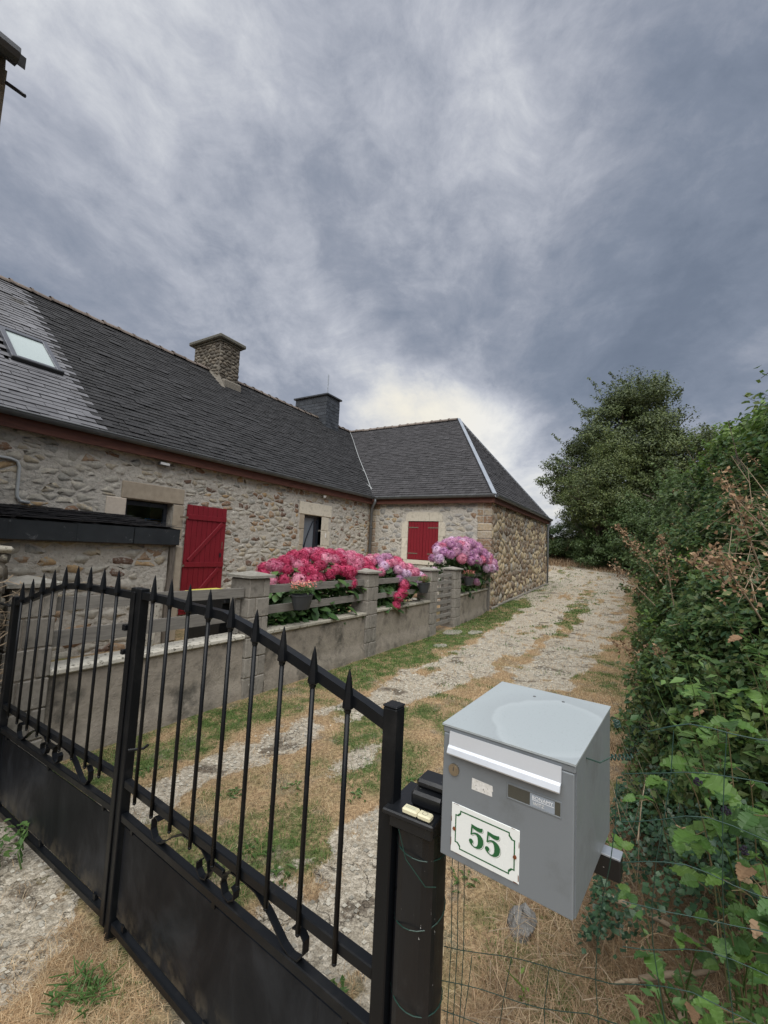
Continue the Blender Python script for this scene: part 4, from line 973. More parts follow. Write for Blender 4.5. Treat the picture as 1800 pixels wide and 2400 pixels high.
# ------------------------------------------------------------------ neighbour's gable on the far left
nb = thing('neighbour_house', (-.6, 6, 0), 'edge of a stone house with an overhanging dark gutter at the left border', 'house')
nw = MB().box(-2.5, .852, 3.45, 7.0, 0, 4.50).obj('wall', mt['stone_d'], nb)
rubble((Vector((-1.2, 3.45, 1.5)), X_, Z_, -Y_), 2.05, 3.1, .24, .16, mt['stone_d'], nw, 71, .01, .02, .4, (), 1, .8, 20)
MB().add([(-2.5, 3.25, 4.42), (.88, 3.25, 4.42), (.88, 7, 7.6), (-2.5, 7, 7.6), (-2.5, 3.25, 4.50), (.88, 3.25, 4.50), (.88, 7, 7.68), (-2.5, 7, 7.68)], [(0, 3, 2, 1), (4, 5, 6, 7), (0, 1, 5, 4), (1, 2, 6, 5), (2, 3, 7, 6), (3, 0, 4, 7)]).obj('roof', mt['slate_dark'], nb)
MB().tube([(-2.5, 3.20, 4.42), (.825, 3.20, 4.42)], .055, 10).obj('gutter', mt['anthracite'], nb)
MB().tube([(.84, 3.40, 4.38), (.915, 3.32, 4.32)], .011, 6).obj('metal_rod', mt['anthracite'], nb)

# ------------------------------------------------------------------ garden wall stub with dead ivy at the left gate post
gw = thing('ivy_clad_wall', (.9, 3.5, 0), 'rough stone wall end covered in dead ivy stems beside the left gate post', 'wall')
gb = MB().box(.3, 1.13, 3.40, 4.0, 0, 1.47).obj('wall_core', mt['mortar_d'], gw)
rubble((Vector((.3, 3.40, 0)), X_, Z_, -Y_), .84, 1.47, .16, .10, mt['stone_d'], gb, 81, .008, .03, .42, (), 1, .8, 40)
rubble((Vector((1.13, 3.40, 0)), Y_, Z_, X_), .6, 1.47, .16, .10, mt['stone_d'], gb, 82, .008, .03, .42, (), 1, .8, 10)
MB().box(.3, 1.16, 3.37, 4.0, 1.47, 1.51, None, .015).obj('coping', mt['coping'], gw)
m = MB(); rr = random.Random(12)
for k in range(120):
    x, z = rr.uniform(.75, 1.17), rr.uniform(.1, 1.3); y = 3.355; pts = [(x, y, z)]
    a = rr.uniform(-.6, 2.0)
    for q in range(5): a += rr.gauss(0, .35); x = min(1.20, x+.05*math.cos(a)); z += .05*math.sin(a); y = 3.355-rr.uniform(0, .05); pts.append((x, y, z))
    m.tube(pts, rr.uniform(.0012, .0035), 4, False)
o = m.obj('dead_ivy_stems', mt['twig'], gw); o['kind'] = 'stuff'

# ------------------------------------------------------------------ low garden wall with pillars and boards
PIL = [(1.22, 1.50), (3.24, 3.53), (5.52, 5.82), (7.77, 8.09), (9.02, 9.38)]
gws = []
def pillar(x0, x1, label, seed):
    t = thing('block_pillar', ((x0+x1)/2, 3.69, 0), label, 'pillar', 'concrete block pillars of the garden wall')
    r = random.Random(seed); z = -.1; y0, y1 = 3.54, 3.84; k = 0
    while z < 1.22:
        h = .205 if z > 0 else .305; h = min(h, 1.235-z); s = x0+(x1-x0)*(.68 if k % 2 else .34)
        g = .004
        if x1-x0 > .2:
            box('block', x0+r.uniform(0, .004), s-g, y0+r.uniform(-.004, .004), y1, z+g, z+h-g, mt['block'], t, .008)
            box('block', s+g, x1-r.uniform(0, .004), y0+r.uniform(-.004, .004), y1, z+g, z+h-g, mt['block'], t, .008)
        z += h; k += 1
    box('mortar_core', x0+.012, x1-.012, y0+.012, y1-.012, -.1, 1.235, mt['render'], t, .002)
    cx, cy = (x0+x1)/2, (y0+y1)/2; e = .035
    V = [(x0-e, y0-e, 1.235), (x1+e, y0-e, 1.235), (x1+e, y1+e, 1.235), (x0-e, y1+e, 1.235), (x0-e, y0-e, 1.262), (x1+e, y0-e, 1.262), (x1+e, y1+e, 1.262), (x0-e, y1+e, 1.262), (cx, cy, 1.305)]
    mk('cap', V, [(3, 2, 1, 0), (0, 1, 5, 4), (1, 2, 6, 5), (2, 3, 7, 6), (3, 0, 4, 7), (4, 5, 8), (5, 6, 8), (6, 7, 8), (7, 4, 8)], mt['cap'], t)
    return t
for k, (p, lb) in enumerate(zip(PIL, ['block pillar with a flat cap right behind the left gate leaf', 'wide block pillar left of the pink hydrangea', 'block pillar between the crimson and the rose hydrangea',
        'block pillar on the near side of the small slatted gate', 'block pillar on the far side of the small slatted gate'])): pillar(p[0], p[1], lb, k)
def panel(x0, x1, y0, y1, label, cop, seed, top=.66):
    t = thing('garden_wall', ((x0+x1)/2, (y0+y1)/2+.1, 0), label, 'wall', 'rendered low garden walls')
    d = Vector((x1-x0, y1-y0, 0)); L = d.length; d.normalize(); n = Vector((d.y, -d.x, 0)); O = Vector((x0, y0, 0))
    fr = (O, d, -n, Z_)
    # rendered face as an uneven sheet
    nu, nv = max(8, int(L/.08)), 10; V = []; F = []
    for i in range(nu+1):
        for j in range(nv+1):
            u = L*i/nu; v = -.1+(top-.045+.1)*j/nv; b = .03*sstep(.17, .10, v)+(float(fbm(u, v, 4, seed))-.5)*.016
            V.append(O+d*u+Z_*v+n*float(b))
    for i in range(nu):
        for j in range(nv): F.append((i*(nv+1)+j, (i+1)*(nv+1)+j, (i+1)*(nv+1)+j+1, i*(nv+1)+j+1))
    mk('rendered_face', V, F, mt['render'], t, True)
    MB().box(0, L, .012, .18, -.1, top-.045, fr).obj('wall_core', mt['render'], t)
    k = 0; m_ = int(L/.9)+1
    for k in range(m_): MB().box(L*k/m_+.002, L*(k+1)/m_-.002, -.035, .20, top-.045, top, fr, .010).obj('coping_slab', mt[cop], t)
panel(1.50, 3.24, 3.58, 3.58, 'long low wall with pale mottled coping seen through the gate bars', 'coping_pale', 91, .655)
panel(3.53, 5.52, 3.57, 3.57, 'low rendered wall below the crimson hydrangea and its planter', 'coping', 92)
panel(5.82, 7.77, 3.57, 3.57, 'low rendered wall below the rose hydrangea, left of the slatted gate', 'coping', 93, .675)
panel(9.38, 11.95, 3.60, 3.76, 'low rendered wall ending at the corner of the house wing', 'coping', 94, .68)
def boards(spec, label, group='board fences above the low wall'):
    t = thing('board_fence', (spec[0][0], spec[0][2], .7), label, 'fence', group)
    for (x0, x1, y, z0, z1, dz) in spec:
        o = MB().add([(x0, y, z0), (x1, y, z0+dz), (x1, y, z1+dz), (x0, y, z1), (x0, y+.03, z0), (x1, y+.03, z0+dz), (x1, y+.03, z1+dz), (x0, y+.03, z1)], [(0, 1, 2, 3), (7, 6, 5, 4), (3, 2, 6, 7), (0, 4, 5, 1), (1, 5, 6, 2), (0, 3, 7, 4)]).obj('board', mt['board'], t)
    return t
b1 = boards([(1.42, 3.22, 3.60, 1.055, 1.15, -.02), (1.42, 3.10, 3.60, .80, .91, 0)], 'two grey weathered boards seen through the tall gate')
box('fence_post', 3.16, 3.21, 3.632, 3.69, .66, 1.12, mt['board'], b1)
b2 = boards([(3.54, 5.50, 3.61, 1.055, 1.145, 0), (3.54, 5.50, 3.61, .825, .915, .01)], 'two grey boards in front of the crimson hydrangea')
b3 = boards([(5.83, 7.76, 3.61, 1.055, 1.14, 0), (5.83, 7.76, 3.61, .83, .91, 0)], 'two grey boards in front of the rose hydrangea')
b4 = boards([(9.39, 11.9, 3.66, 1.04, 1.12, 0), (9.39, 11.9, 3.66, .83, .90, 0)], 'two grey boards in front of the purple hydrangea')
o = box('corner_post', 11.97, 12.06, 3.70, 3.79, 0, 1.28, mt['board']); tag(o, 'grey timber post at the end of the low wall by the wing corner', 'post')
# slatted pallet gate
pg = thing('slatted_gate', (8.55, 3.62, .05), 'small weathered pallet wood gate between two block pillars', 'gate')
for x in (8.14, 8.52, 8.90): box('upright', x, x+.07, 3.63, 3.66, .10, 1.17, mt['board'], pg)
for k in range(8): z = .12+k*.137; box('slat', 8.11, 8.99, 3.605, 3.627, z+.004*(k % 3), z+.075, mt['board'], pg, .003)
for (x, y, a, b, lb) in ((8.5, 3.35, .42, .22, 'flat stone step in front of the small slatted gate'), (8.75, 2.98, .36, .17, 'pale flat stone set in the grass beyond the slatted gate step'), (7.1, 3.02, .26, .12, 'small flat stone set in the grass before the slatted gate')):
    z = float(gz(x, y)); rr = random.Random(int(x*10)); pts = [(x+a*.85*math.cos(q*math.pi/4+.3)*rr.uniform(.62, 1.12), y+b*.85*math.sin(q*math.pi/4+.3)*rr.uniform(.62, 1.12)) for q in range(8)]
    o = MB().prism(pts, Vector((0, 0, 0)), X_, Y_, Z_, z-.04, z+.010).obj('stepping_stone', mt['slab']); tag(o, lb, 'stone slab', 'flat stones by the small gate')

# ------------------------------------------------------------------ wheelie bin
wb = thing('wheelie_bin', (3.52, 4.55, 0), 'black wheelie bin with a yellow lid behind the board fence', 'bin')
b_ = MB().add([(3.46, 4.3, .1), (3.84, 4.3, .1), (3.84, 4.8, .1), (3.46, 4.8, .1), (3.44, 4.18, .955), (3.88, 4.18, .955), (3.88, 4.87, .955), (3.44, 4.87, .955)], [(3, 2, 1, 0), (0, 1, 5, 4), (1, 2, 6, 5), (2, 3, 7, 6), (3, 0, 4, 7), (4, 5, 6, 7)]).obj('bin_body', mt['plastic_black'], wb)
MB().box(3.42, 3.90, 4.13, 4.9, .955, .98, None, .010).box(3.46, 3.86, 4.2, 4.85, .98, .995, None, .006).obj('lid', mt['plastic_yellow'], wb)
MB().box(3.43, 3.89, 4.145, 4.2, .89, .95, None, .01).obj('rim', mt['plastic_black'], wb)
for x in (3.44, 3.86): MB().tube([(x-.03, 4.86, .1), (x+.03, 4.86, .1)], .10, 14).obj('wheel', mt['plastic_black'], wb)

# ------------------------------------------------------------------ plants: helpers
def rand_unit(r, n):
    v = r.normal(size=(n, 3)); return v/np.linalg.norm(v, axis=1)[:, None]
def leaf_mesh_np(P, Nn, size, r, aspect=.45, fold=.25, droop=.0):
    n = len(P); t = rand_unit(r, n); t[:, 2] -= droop; t -= Nn*(t*Nn).sum(1)[:, None]; t /= np.linalg.norm(t, axis=1)[:, None]+1e-9
    s = np.cross(Nn, t); L = size[:, None]
    a = P-t*L*.5; b = P+t*L*.5; l = P-s*L*aspect*.5+Nn*L*fold*.3-t*L*.06; q = P+s*L*aspect*.5+Nn*L*fold*.3-t*L*.06
    V = np.stack([a, q, b, l], 1).reshape(-1, 3); k = np.arange(n)[:, None]*4
    F = np.concatenate([k+np.array([[0, 1, 2]]), k+np.array([[0, 2, 3]])], 0); return V, F
def foliage(name, P, Nn, size, mat, parent, seed, aspect=.45, droop=0.0, fold=.25):
    r = np.random.default_rng(seed); V, F = leaf_mesh_np(P, Nn, size, r, aspect, fold, droop)
    o = put(name, mesh_of(name, V, F, mat), parent); o['kind'] = 'stuff'; return o
def crown_points(ells, nclump, nleaf, rc, r, flat=.6, shell=.55, cull=None):
    """clumps spread over the shells of several ellipsoids; leaves spread in each clump"""
    P = []; N = []
    vol = np.array([e[3]*e[4]*e[5] for e in ells])**.67; vol = vol/vol.sum()
    for e, v in zip(ells, vol):
        k = max(4, int(nclump*v)); u = rand_unit(r, k); rad = (shell+(1-shell)*r.random(k))[:, None]
        rad = rad*(1+.10*r.normal(size=(k, 1)))
        c = np.array(e[:3])+u*np.array(e[3:6])*rad; sz = rc*(.6+.8*r.random(k))
        for i in range(k):
            d = rand_unit(r, nleaf)*(r.random(nleaf)**.45)[:, None]*sz[i]; d[:, 2] *= flat
            p = c[i]+d; nn = d/np.linalg.norm(d, axis=1)[:, None]*.5+u[i]*.5+np.array([0, 0, .55])+r.normal(size=(nleaf, 3))*.45
            P.append(p); N.append(nn/np.linalg.norm(nn, axis=1)[:, None])
    return np.concatenate(P), np.concatenate(N)
def limb_tree(t, base, top, n, spread, r, rad, mat, name='trunk', sub=3):
    m = MB(); base = Vector(base); top = Vector(top)
    trunk = [base.lerp(top, k/6)+Vector((r.gauss(0, .12), r.gauss(0, .12), 0))*(k > 0) for k in range(7)]
    m.tube(trunk, [rad*(1-.13*k) for k in range(7)], 8)
    for i in range(n):
        s = trunk[r.randint(1, 5)]; a = r.uniform(0, 6.283); L = r.uniform(.5, 1)*spread; e = s+Vector((math.cos(a)*L, math.sin(a)*L, r.uniform(.25, 1.1)*L))
        pts = [s.lerp(e, k/4)+Vector((r.gauss(0, .05), r.gauss(0, .05), .12*L*math.sin(k/4*3.1)))*L*.5*(0 < k < 4) for k in range(5)]
        m.tube(pts, [rad*.38*(1-.2*k) for k in range(5)], 5, False)
        for q in range(sub):
            s2 = pts[r.randint(1, 4)]; a2 = a+r.uniform(-1.2, 1.2); l2 = L*r.uniform(.3, .6); e2 = s2+Vector((math.cos(a2)*l2, math.sin(a2)*l2, r.uniform(.1, .8)*l2))
            m.tube([s2, s2.lerp(e2, .5)+Vector((0, 0, .06*l2)), e2], [rad*.14, rad*.1, rad*.04], 4, False)
    return m.obj(name, mat, t, True)

# --- far trees and bushes
def tree(name, loc, label, cat, ells, nclump, nleaf, rc, leaf, mat, seed, top, n=10, spread=3, rad=.35, group=None, flat=.6, spikes=0, trunkmat='bark'):
    t = thing(name, loc, label, cat, group); rr = random.Random(seed); r = np.random.default_rng(seed)
    limb_tree(t, loc, top, n, spread, rr, rad, mt[trunkmat])
    P, N = crown_points(ells, nclump, nleaf, rc, r, flat)
    if spikes:   # feathery twigs standing out of the crown
        A = []
        for k in range(spikes):
            e = ells[rr.randrange(len(ells))]; u = rand_unit(r, 1)[0]; u[2] = abs(u[2])*1.2-.1; c = np.array(e[:3])+u*np.array(e[3:6])
            d = u+np.array([-.35, .55, .5])*1.1; d /= np.linalg.norm(d); L = rr.uniform(.6, 1.5); q = 60
            tt = r.random(q)[:, None]*L; A.append(c+d*tt+r.normal(size=(q, 3))*.10*(1-.6*tt/L))
        A = np.concatenate(A); P = np.concatenate([P, A]); N = np.concatenate([N, rand_unit(r, len(A))])
    foliage('crown', P, N, leaf*(.6+.8*r.random(len(P))), mt[mat], t, seed+1, .5)
    return t
gb_ = float(gz(38, 3))
tree('tall_dark_tree', (35.5, .8, 2.2), 'tall dark broadleaf tree with ragged top at the end of the track', 'tree',
     [(35.5, 1.2, 10.8, 3.9, 3.9, 3.3), (35, 2.2, 7.6, 4.0, 4.7, 3.1), (36, -1.0, 8.6, 3.8, 2.6, 3.2), (36, .4, 13.2, 2.4, 2.2, 2.0), (35, 4.4, 7.2, 2.6, 1.8, 1.9), (36.5, .0, 4.6, 3, 4.6, 2.4), (36, -3.4, 9.2, 2.2, 1.3, 1.4), (35, 2.4, 4.4, 2.2, 2.4, 1.8)],
     520, 290, 1.0, .165, 'lf_tree', 101, (35.5, .8, 11.5), 16, 3.6, .38, spikes=90)
tree('olive_green_tree', (30.5, 2.7, 1.4), 'lighter olive green tree with visible branches in front of the tall dark tree', 'tree',
     [(30.5, 2.6, 6.3, 1.9, 2.0, 1.6), (30, 3.3, 4.9, 1.8, 1.7, 1.1), (31, 1.7, 8.2, 1.5, 1.4, 1.1), (30.5, 1.6, 5.0, 1.6, 1.5, 1.0)],
     210, 170, .62, .12, 'lf_olive', 102, (30.5, 2.4, 7.0), 16, 2.4, .16, spikes=20)
tree('dark_shrub_tree', (26.0, -1.0, 1.2), 'low dark bushy tree over the hedge right of the tall tree', 'tree',
     [(26, -1.2, 3.3, 2.4, 2.0, 2.3), (27, .5, 2.6, 2.0, 1.2, 1.6), (24, -2.6, 3.6, 2.0, 1.4, 1.8), (29, .8, 3.4, 1.8, 1.3, 1.9)],
     190, 120, .60, .15, 'lf_bush', 103, (26, -1.2, 4.6), 8, 2.0, .2, spikes=15)
tree('round_green_bush', (33.0, 6.1, 1.7), 'round green bush beyond the downpipe of the house wing', 'bush',
     [(33, 6.2, 3.0, 1.6, 1.6, 1.6), (34, 8.6, 3.3, 1.6, 1.9, 1.8), (33, 5.0, 2.5, 1.2, .9, 1.1)], 130, 120, .5, .14, 'lf_bush', 104, (33, 6.2, 3.4), 6, 1.0, .1)
tree('mixed_bushes', (31, .6, 1.5), 'mid green bushes closing the gap below the olive green tree', 'bush',
     [(29.3, 2.7, 2.1, 1.0, 1.1, 1.25), (29.2, 1.2, 2.3, 1.0, 1.1, 1.4), (31.5, 3.2, 2.6, 1.0, 1.0, 1.2), (31, 1.4, 2.4, 1.2, 1.3, 1.3), (29.5, -.4, 2.6, 1.4, 1.2, 1.6), (31.5, 2.2, 3.9, 1.3, 1.6, 1.1)], 200, 150, .5, .12, 'lf_bush', 106, (31, 1.6, 3.4), 5, 1.0, .08)
tree('undergrowth_bush', (33.6, 2.6, 1.9), 'dark undergrowth below the tall tree at the end of the track', 'bush',
     [(34, 4.4, 2.9, 1.2, 1.3, 1.4), (34, 3.2, 3.0, 1.2, 1.4, 1.7), (34, 1.0, 2.6, 1.4, 1.6, 1.5), (33, -1.0, 2.6, 1.4, 1.4, 1.6), (32.4, 1.0, 2.2, .8, 1.4, .7)], 260, 150, .5, .12, 'lf_tree', 105, (34, 2, 3), 5, 1.0, .08)

# --- the long hedge on the right
hd = thing('overgrown_hedge', (9, -.9, 0), 'tall dense dark green hedge along the right side of the track', 'hedge')
def hedge_top(x): return np.interp(x, [1.5, 2.6, 3.6, 5, 7, 9, 12, 16, 22, 30], [1.2, 1.85, 2.35, 2.85, 3.15, 3.3, 3.5, 3.9, 4.6, 5.0])
def hedge_surface(n, x0, x1, r):
    """random points on the hedge front: t=0 foot on the track side, t=1 crest"""
    x = x0+(x1-x0)*r.random(n); t = r.random(n)**.85; h = hedge_top(x)
    foot = .03+.30*(fbm(x, t*4, .8, 61)-.5); z = t*h
    y = foot-(t**1.6)*(1.15+0*x)+.75*(fbm(x, z, 1.3, 63, 3)-.5)+.34*(fbm(x, z, 4.5, 64, 2)-.5)
    depth = r.random(n)**2*.35; y = y-depth*.8; x = x+r.normal(size=n)*.02; z = z+gz(x, y)*.9-depth*.2*t
    nn = np.stack([-.28+.5*r.normal(size=n), .75-.5*t+.5*r.normal(size=n), .35+.75*t+.45*r.normal(size=n)], 1)
    hole = fbm(x, z, 2.4, 66, 3); keep = hole > .37; z = z+.35*(fbm(x, y, 2.2, 65)-.5)*t
    nn /= np.linalg.norm(nn, axis=1)[:, None]; return np.stack([x, y, z], 1)[keep], nn[keep]
for k, (n, x0, x1, s, mname) in enumerate([(62000, 2.5, 5.5, .047, 'lf_hedge'), (60000, 5.5, 10, .058, 'lf_hedge'), (42000, 10, 18, .09, 'lf_hedge_far'), (24000, 18, 31, .14, 'lf_hedge_far')]):
    r = np.random.default_rng(200+k); P, N = hedge_surface(n, x0, x1, r); foliage('foliage', P, N, s*(.6+.8*r.random(len(P))), mt[mname], hd, 300+k, .55)
# dark interior body of twigs and shade-giving mass so the hedge is closed
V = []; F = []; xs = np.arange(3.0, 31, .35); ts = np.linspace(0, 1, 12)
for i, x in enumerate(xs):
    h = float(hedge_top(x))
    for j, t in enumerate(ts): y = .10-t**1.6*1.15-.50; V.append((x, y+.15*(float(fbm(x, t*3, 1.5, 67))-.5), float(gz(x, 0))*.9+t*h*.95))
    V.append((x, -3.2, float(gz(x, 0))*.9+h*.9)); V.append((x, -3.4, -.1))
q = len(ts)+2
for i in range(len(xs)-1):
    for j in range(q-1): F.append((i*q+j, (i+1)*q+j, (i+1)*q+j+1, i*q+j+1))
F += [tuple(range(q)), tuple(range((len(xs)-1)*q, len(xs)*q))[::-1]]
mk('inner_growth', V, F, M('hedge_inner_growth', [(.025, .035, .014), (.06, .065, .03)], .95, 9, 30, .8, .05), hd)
# twigs
m = MB(); rr = random.Random(31); r = np.random.default_rng(31); P, N = hedge_surface(420, 2.3, 12, r)
for p, n_ in zip(P, N):
    d = Vector(n_)+Vector((rr.gauss(0, .5), rr.gauss(0, .3), rr.gauss(.3, .4))); p = Vector(p)-d*.12; L = rr.uniform(.08, .26)*(1+.06*p.x)
    m.tube([p, p+d*L*.5+Vector((0, 0, .02)), p+d*L+Vector((0, 0, -.02))], [.003, .0022, .001], 4, False)
o = m.obj('twigs', mt['twig'], hd); o['kind'] = 'stuff'

# leafy shoots and dead sprays that stand out of the hedge face
def shoots(n, x0, x1, L0, L1, ls, mat, seed, name, per=26, out=.6):
    r = np.random.default_rng(seed); rr = random.Random(seed); P, N = hedge_surface(n, x0, x1, r); m = MB(); A = []
    for p, n_ in zip(P, N):
        d = Vector((n_[0]*.5-.15, abs(n_[1])*out+.15, .6+rr.gauss(0, .35))).normalized(); p = Vector(p); L = rr.uniform(L0, L1)*(1+.05*p.x); e = p+d*L+Vector((0, 0, -.15*L)); mid_ = p.lerp(e, .5)+Vector((0, 0, .06*L))
        m.tube([p-d*.1, mid_, e], [.0028, .002, .001], 4, False); f = r.random(per); q = np.array(p)[None]*(1-f[:, None])+np.array(e)[None]*f[:, None]
        A.append(q+r.normal(size=(per, 3))*ls*.55)
    A = np.concatenate(A); nn = rand_unit(r, len(A))*.6+np.array([-.1, .25, .75]); nn /= np.linalg.norm(nn, axis=1)[:, None]
    foliage(name, A, nn, ls*(.6+.7*r.random(len(A)))*(1+.03*A[:, 0]), mt[mat], hd, seed+1, .55); o_ = m.obj('shoot_stems', mt['cane'], hd); o_['kind'] = 'stuff'
shoots(150, 2.6, 9, .12, .32, .050, 'lf_hedge', 801, 'shoot_leaves', 34, .7)
shoots(60, 2.6, 10, .15, .40, .050, 'lf_bright', 803, 'pale_shoot_leaves', 30, .9)
shoots(45, 3.0, 12, .10, .26, .024, 'lf_brown', 805, 'dead_shoot_leaves', 36, .8)
shoots(70, 10, 28, .3, .6, .09, 'lf_hedge_far', 807, 'shoot_leaves', 40, .8)

# shrub with larger fresh leaves at the crest, near the camera
sh_ = thing('fresh_leaved_shrub', (4.6, -1.2, 0), 'light green maple-like shrub rising above the hedge at the right edge', 'shrub')
r = np.random.default_rng(401); P, N = crown_points([(4.7, -1.15, 2.75, .8, .35, .38), (6.0, -1.2, 2.95, .9, .35, .35), (3.9, -1.1, 2.35, .5, .3, .35), (8.2, -1.1, 3.3, 1.2, .4, .35)], 110, 70, .17, r, .7)
foliage('foliage', P, N, .055*(.6+.8*r.random(len(P))), mt['lf_bright'], sh_, 402, .75)
m = MB(); rr = random.Random(33)
for k in range(40):
    x = rr.uniform(3.6, 8.5); s = Vector((x, -1.0, 1.2)); e = Vector((x+rr.gauss(0, .3), -1.1+rr.gauss(0, .2), float(hedge_top(x))+rr.uniform(-.1, .22)))
    m.tube([s, s.lerp(e, .5)+Vector((rr.gauss(0, .05), 0, 0)), e], [.012, .008, .003], 5, False)
m.obj('stems', mt['bark'], sh_)
# a loose twig with leaves above the shrub at the right border
tw = thing('overhanging_twig', (3.7, -.78, 2.75), 'thin leafy twig reaching into the sky at the right border', 'twig')
twp = [Vector((3.2, -.90, 2.45)), Vector((3.5, -.84, 2.78)), Vector((3.78, -.73, 2.93)), Vector((3.85, -.70, 2.92))]
MB().tube(twp, [.006, .004, .003, .0015], 5, False).obj('stem', mt['bark'], tw)
r = np.random.default_rng(403); c = np.array([list(twp[2].lerp(twp[1], a)) for a in r.random(40)*1.1-.2]); foliage('foliage', c+r.normal(size=c.shape)*.03, rand_unit(r, 40), .05*(.7+.5*r.random(40)), mt['lf_bright'], tw, 404, .6)

# dead flower spikes standing out of the hedge
def spike(loc, d, L, seed, label):
    t = thing('dead_flower_spike', loc, label, 'dead flowers', 'dry brown flower spikes in the hedge'); r = np.random.default_rng(seed)
    p = Vector(loc); d = Vector(d).normalized(); e = p+d*L+Vector((0, 0, -.04*L))
    MB().tube([p-d*L*.4, p+d*L*.5, e], [.005, .004, .002], 5, False).obj('stem', mt['twig'], t)
    n = int(520*L); f = r.random(n); w = .055*(1-.6*f)[:, None]; c = np.array(p)[None]+np.array(e-p)[None]*f[:, None]+r.normal(size=(n, 3))*w
    foliage('dry_petals', c, rand_unit(r, n), .022*(.6+.9*r.random(n)), mt['lf_brown'], t, seed+1, .7)
SP = [((5.2, -.05, 1.55), (-.3, .5, .75), .55, 'long tan dead flower spike leaning out over the track'), ((5.0, .02, 1.30), (-.2, .55, .6), .4, 'shorter tan flower spike just below the long leaning one'),
      ((4.3, -.18, 1.42), (-.1, .12, .9), .42, 'upright tan dead flower spike in the middle of the hedge'), ((3.6, -.22, .95), (-.5, .5, .3), .28, 'small brown flower spike low in the middle of the hedge'),
      ((4.2, .02, .82), (-.4, .5, .35), .3, 'small brown flower spike low on the left side of the hedge'), ((3.0, -.48, 1.75), (-.3, .3, .9), .4, 'brown dead flower clump near the upper right border'),
      ((2.7, -.42, 1.45), (-.3, .3, .5), .32, 'tan dead flower clump right of the upright spike'), ((3.1, -.40, 1.60), (-.6, .4, .1), .35, 'thin brown spray beside the upper right clump')]
for k, (a, d, L, lb) in enumerate(SP): spike(a, d, L, 500+k*3, lb)
# dead brown twiggy brush on the right edge
db = thing('dead_brushwood', (2.9, -.6, 1.9), 'tangle of dead brown twigs in the hedge at the right border', 'dead branches')
m = MB(); rr = random.Random(35)
for k in range(80):
    s = Vector((rr.uniform(2.5, 3.4), rr.uniform(-.72, -.42), rr.uniform(1.5, 2.05))); d = Vector((rr.gauss(-.2, .5), rr.gauss(.3, .4), rr.gauss(.2, .6))); L = rr.uniform(.08, .3)
    m.tube([s, s+d*L*.5, s+d*L], [.0025, .002, .001], 4, False)
m.obj('twigs', mt['twig'], db)['kind'] = 'stuff'
r = np.random.default_rng(36); c = np.stack([r.uniform(2.5, 3.4, 150), r.uniform(-.7, -.42, 150), r.uniform(1.5, 2.0, 150)], 1); foliage('dry_leaves', c, rand_unit(r, 150), .022*(.5+r.random(150)), mt['lf_brown'], db, 37, .6)

# ivy mass at the foot of the hedge
iv = thing('ground_ivy_patch', (2.6, .05, 0), 'low patch of small dark round leaves at the foot of the hedge', 'ivy')
r = np.random.default_rng(410); n = 15000; x = r.uniform(2.0, 5.2, n); t = r.random(n)
y = -.55+.78*r.random(n)-.05*(x-2); y = np.minimum(y, .28+.12*(fbm(x, y, 1.5, 69)-.5)); z = (.10+.55*sstep(.32, -.35, y)*(.5+fbm(x, y, 1.8, 68)))*(.35+.65*r.random(n)**.4)
k = fbm(x, y, 2.6, 70) > .36; P = np.stack([x, y, z+gz(x, y)], 1)[k]; N = np.stack([-.2+.4*r.normal(size=n), .3+.4*r.normal(size=n), .9+0*x], 1)[k]; N /= np.linalg.norm(N, axis=1)[:, None]
foliage('foliage', P, N, .024*(.6+.8*r.random(len(P))), mt['lf_dark'], iv, 411, .9)
# leggy mid green weeds between hedge and wire
def nettle(name, spots, label, cat, mat, ls, h0, seed, group=None):
    t = thing(name, (spots[0][0], spots[0][1], 0), label, cat, group); rr = random.Random(seed); m = MB(); P = []; N = []; r = np.random.default_rng(seed)
    for (x, y, h) in spots:
        z0 = float(gz(x, y)); lean = Vector((rr.gauss(-.12, .12), rr.gauss(.1, .12), 1)); L = h*h0
        m.tube([Vector((x, y, z0)), Vector((x, y, z0))+lean*L*.5, Vector((x, y, z0))+lean*L+Vector((rr.gauss(0, .04), rr.gauss(0, .04), 0))], [.004, .003, .0015], 5, False)
        q = int(26*L/.5); f = .2+.8*r.random(q)
        c = np.array([x, y, z0])[None]+np.array(lean)[None]*L*f[:, None]; a = r.random(q)*6.28; off = np.stack([np.cos(a), np.sin(a), .15+0*a], 1)
        c = c+off*ls*.6; P.append(c); nn = np.stack([-off[:, 0]*.3, -off[:, 1]*.3, 1+0*a], 1)+r.normal(size=(q, 3))*.2; N.append(nn/np.linalg.norm(nn, axis=1)[:, None])
    m.obj('stems', mt[mat], t); P = np.concatenate(P); N = np.concatenate(N)
    foliage('foliage', P, N, ls*(.6+.7*r.random(len(P))), mt[mat], t, seed+1, .42, .3); return t
rr = random.Random(44)
nettle('nettle_clump', [(rr.uniform(2.0, 3.4), rr.uniform(-.95, -.35), rr.uniform(.9, 1.5)) for k in range(46)], 'mid green leafy weeds standing in front of the hedge at the right', 'weeds', 'lf_weed', .055, .9, 420)
nettle('young_weed_sprigs', [(1.5, .02, .3), (1.53, .0, .35), (1.75, .36, .25), (1.42, .30, .22), (1.45, -.02, .3), (1.4, .1, .2)], 'few pale green sprigs growing in the dead grass below the mailbox', 'weeds', 'lf_bright', .028, .55, 425)
o_w = nettle('gate_foot_weeds', [(.93+.02*k, 2.55+.05*(k % 6), .16+.02*(k % 4)) for k in range(10)]+[(1.02, 2.75, .25), (.98, 2.85, .3), (.96, 2.9, .36), (1.0, 2.65, .15)], 'green leafy weeds at the foot of the left gate leaf', 'weeds', 'lf_weed', .045, .8, 430)
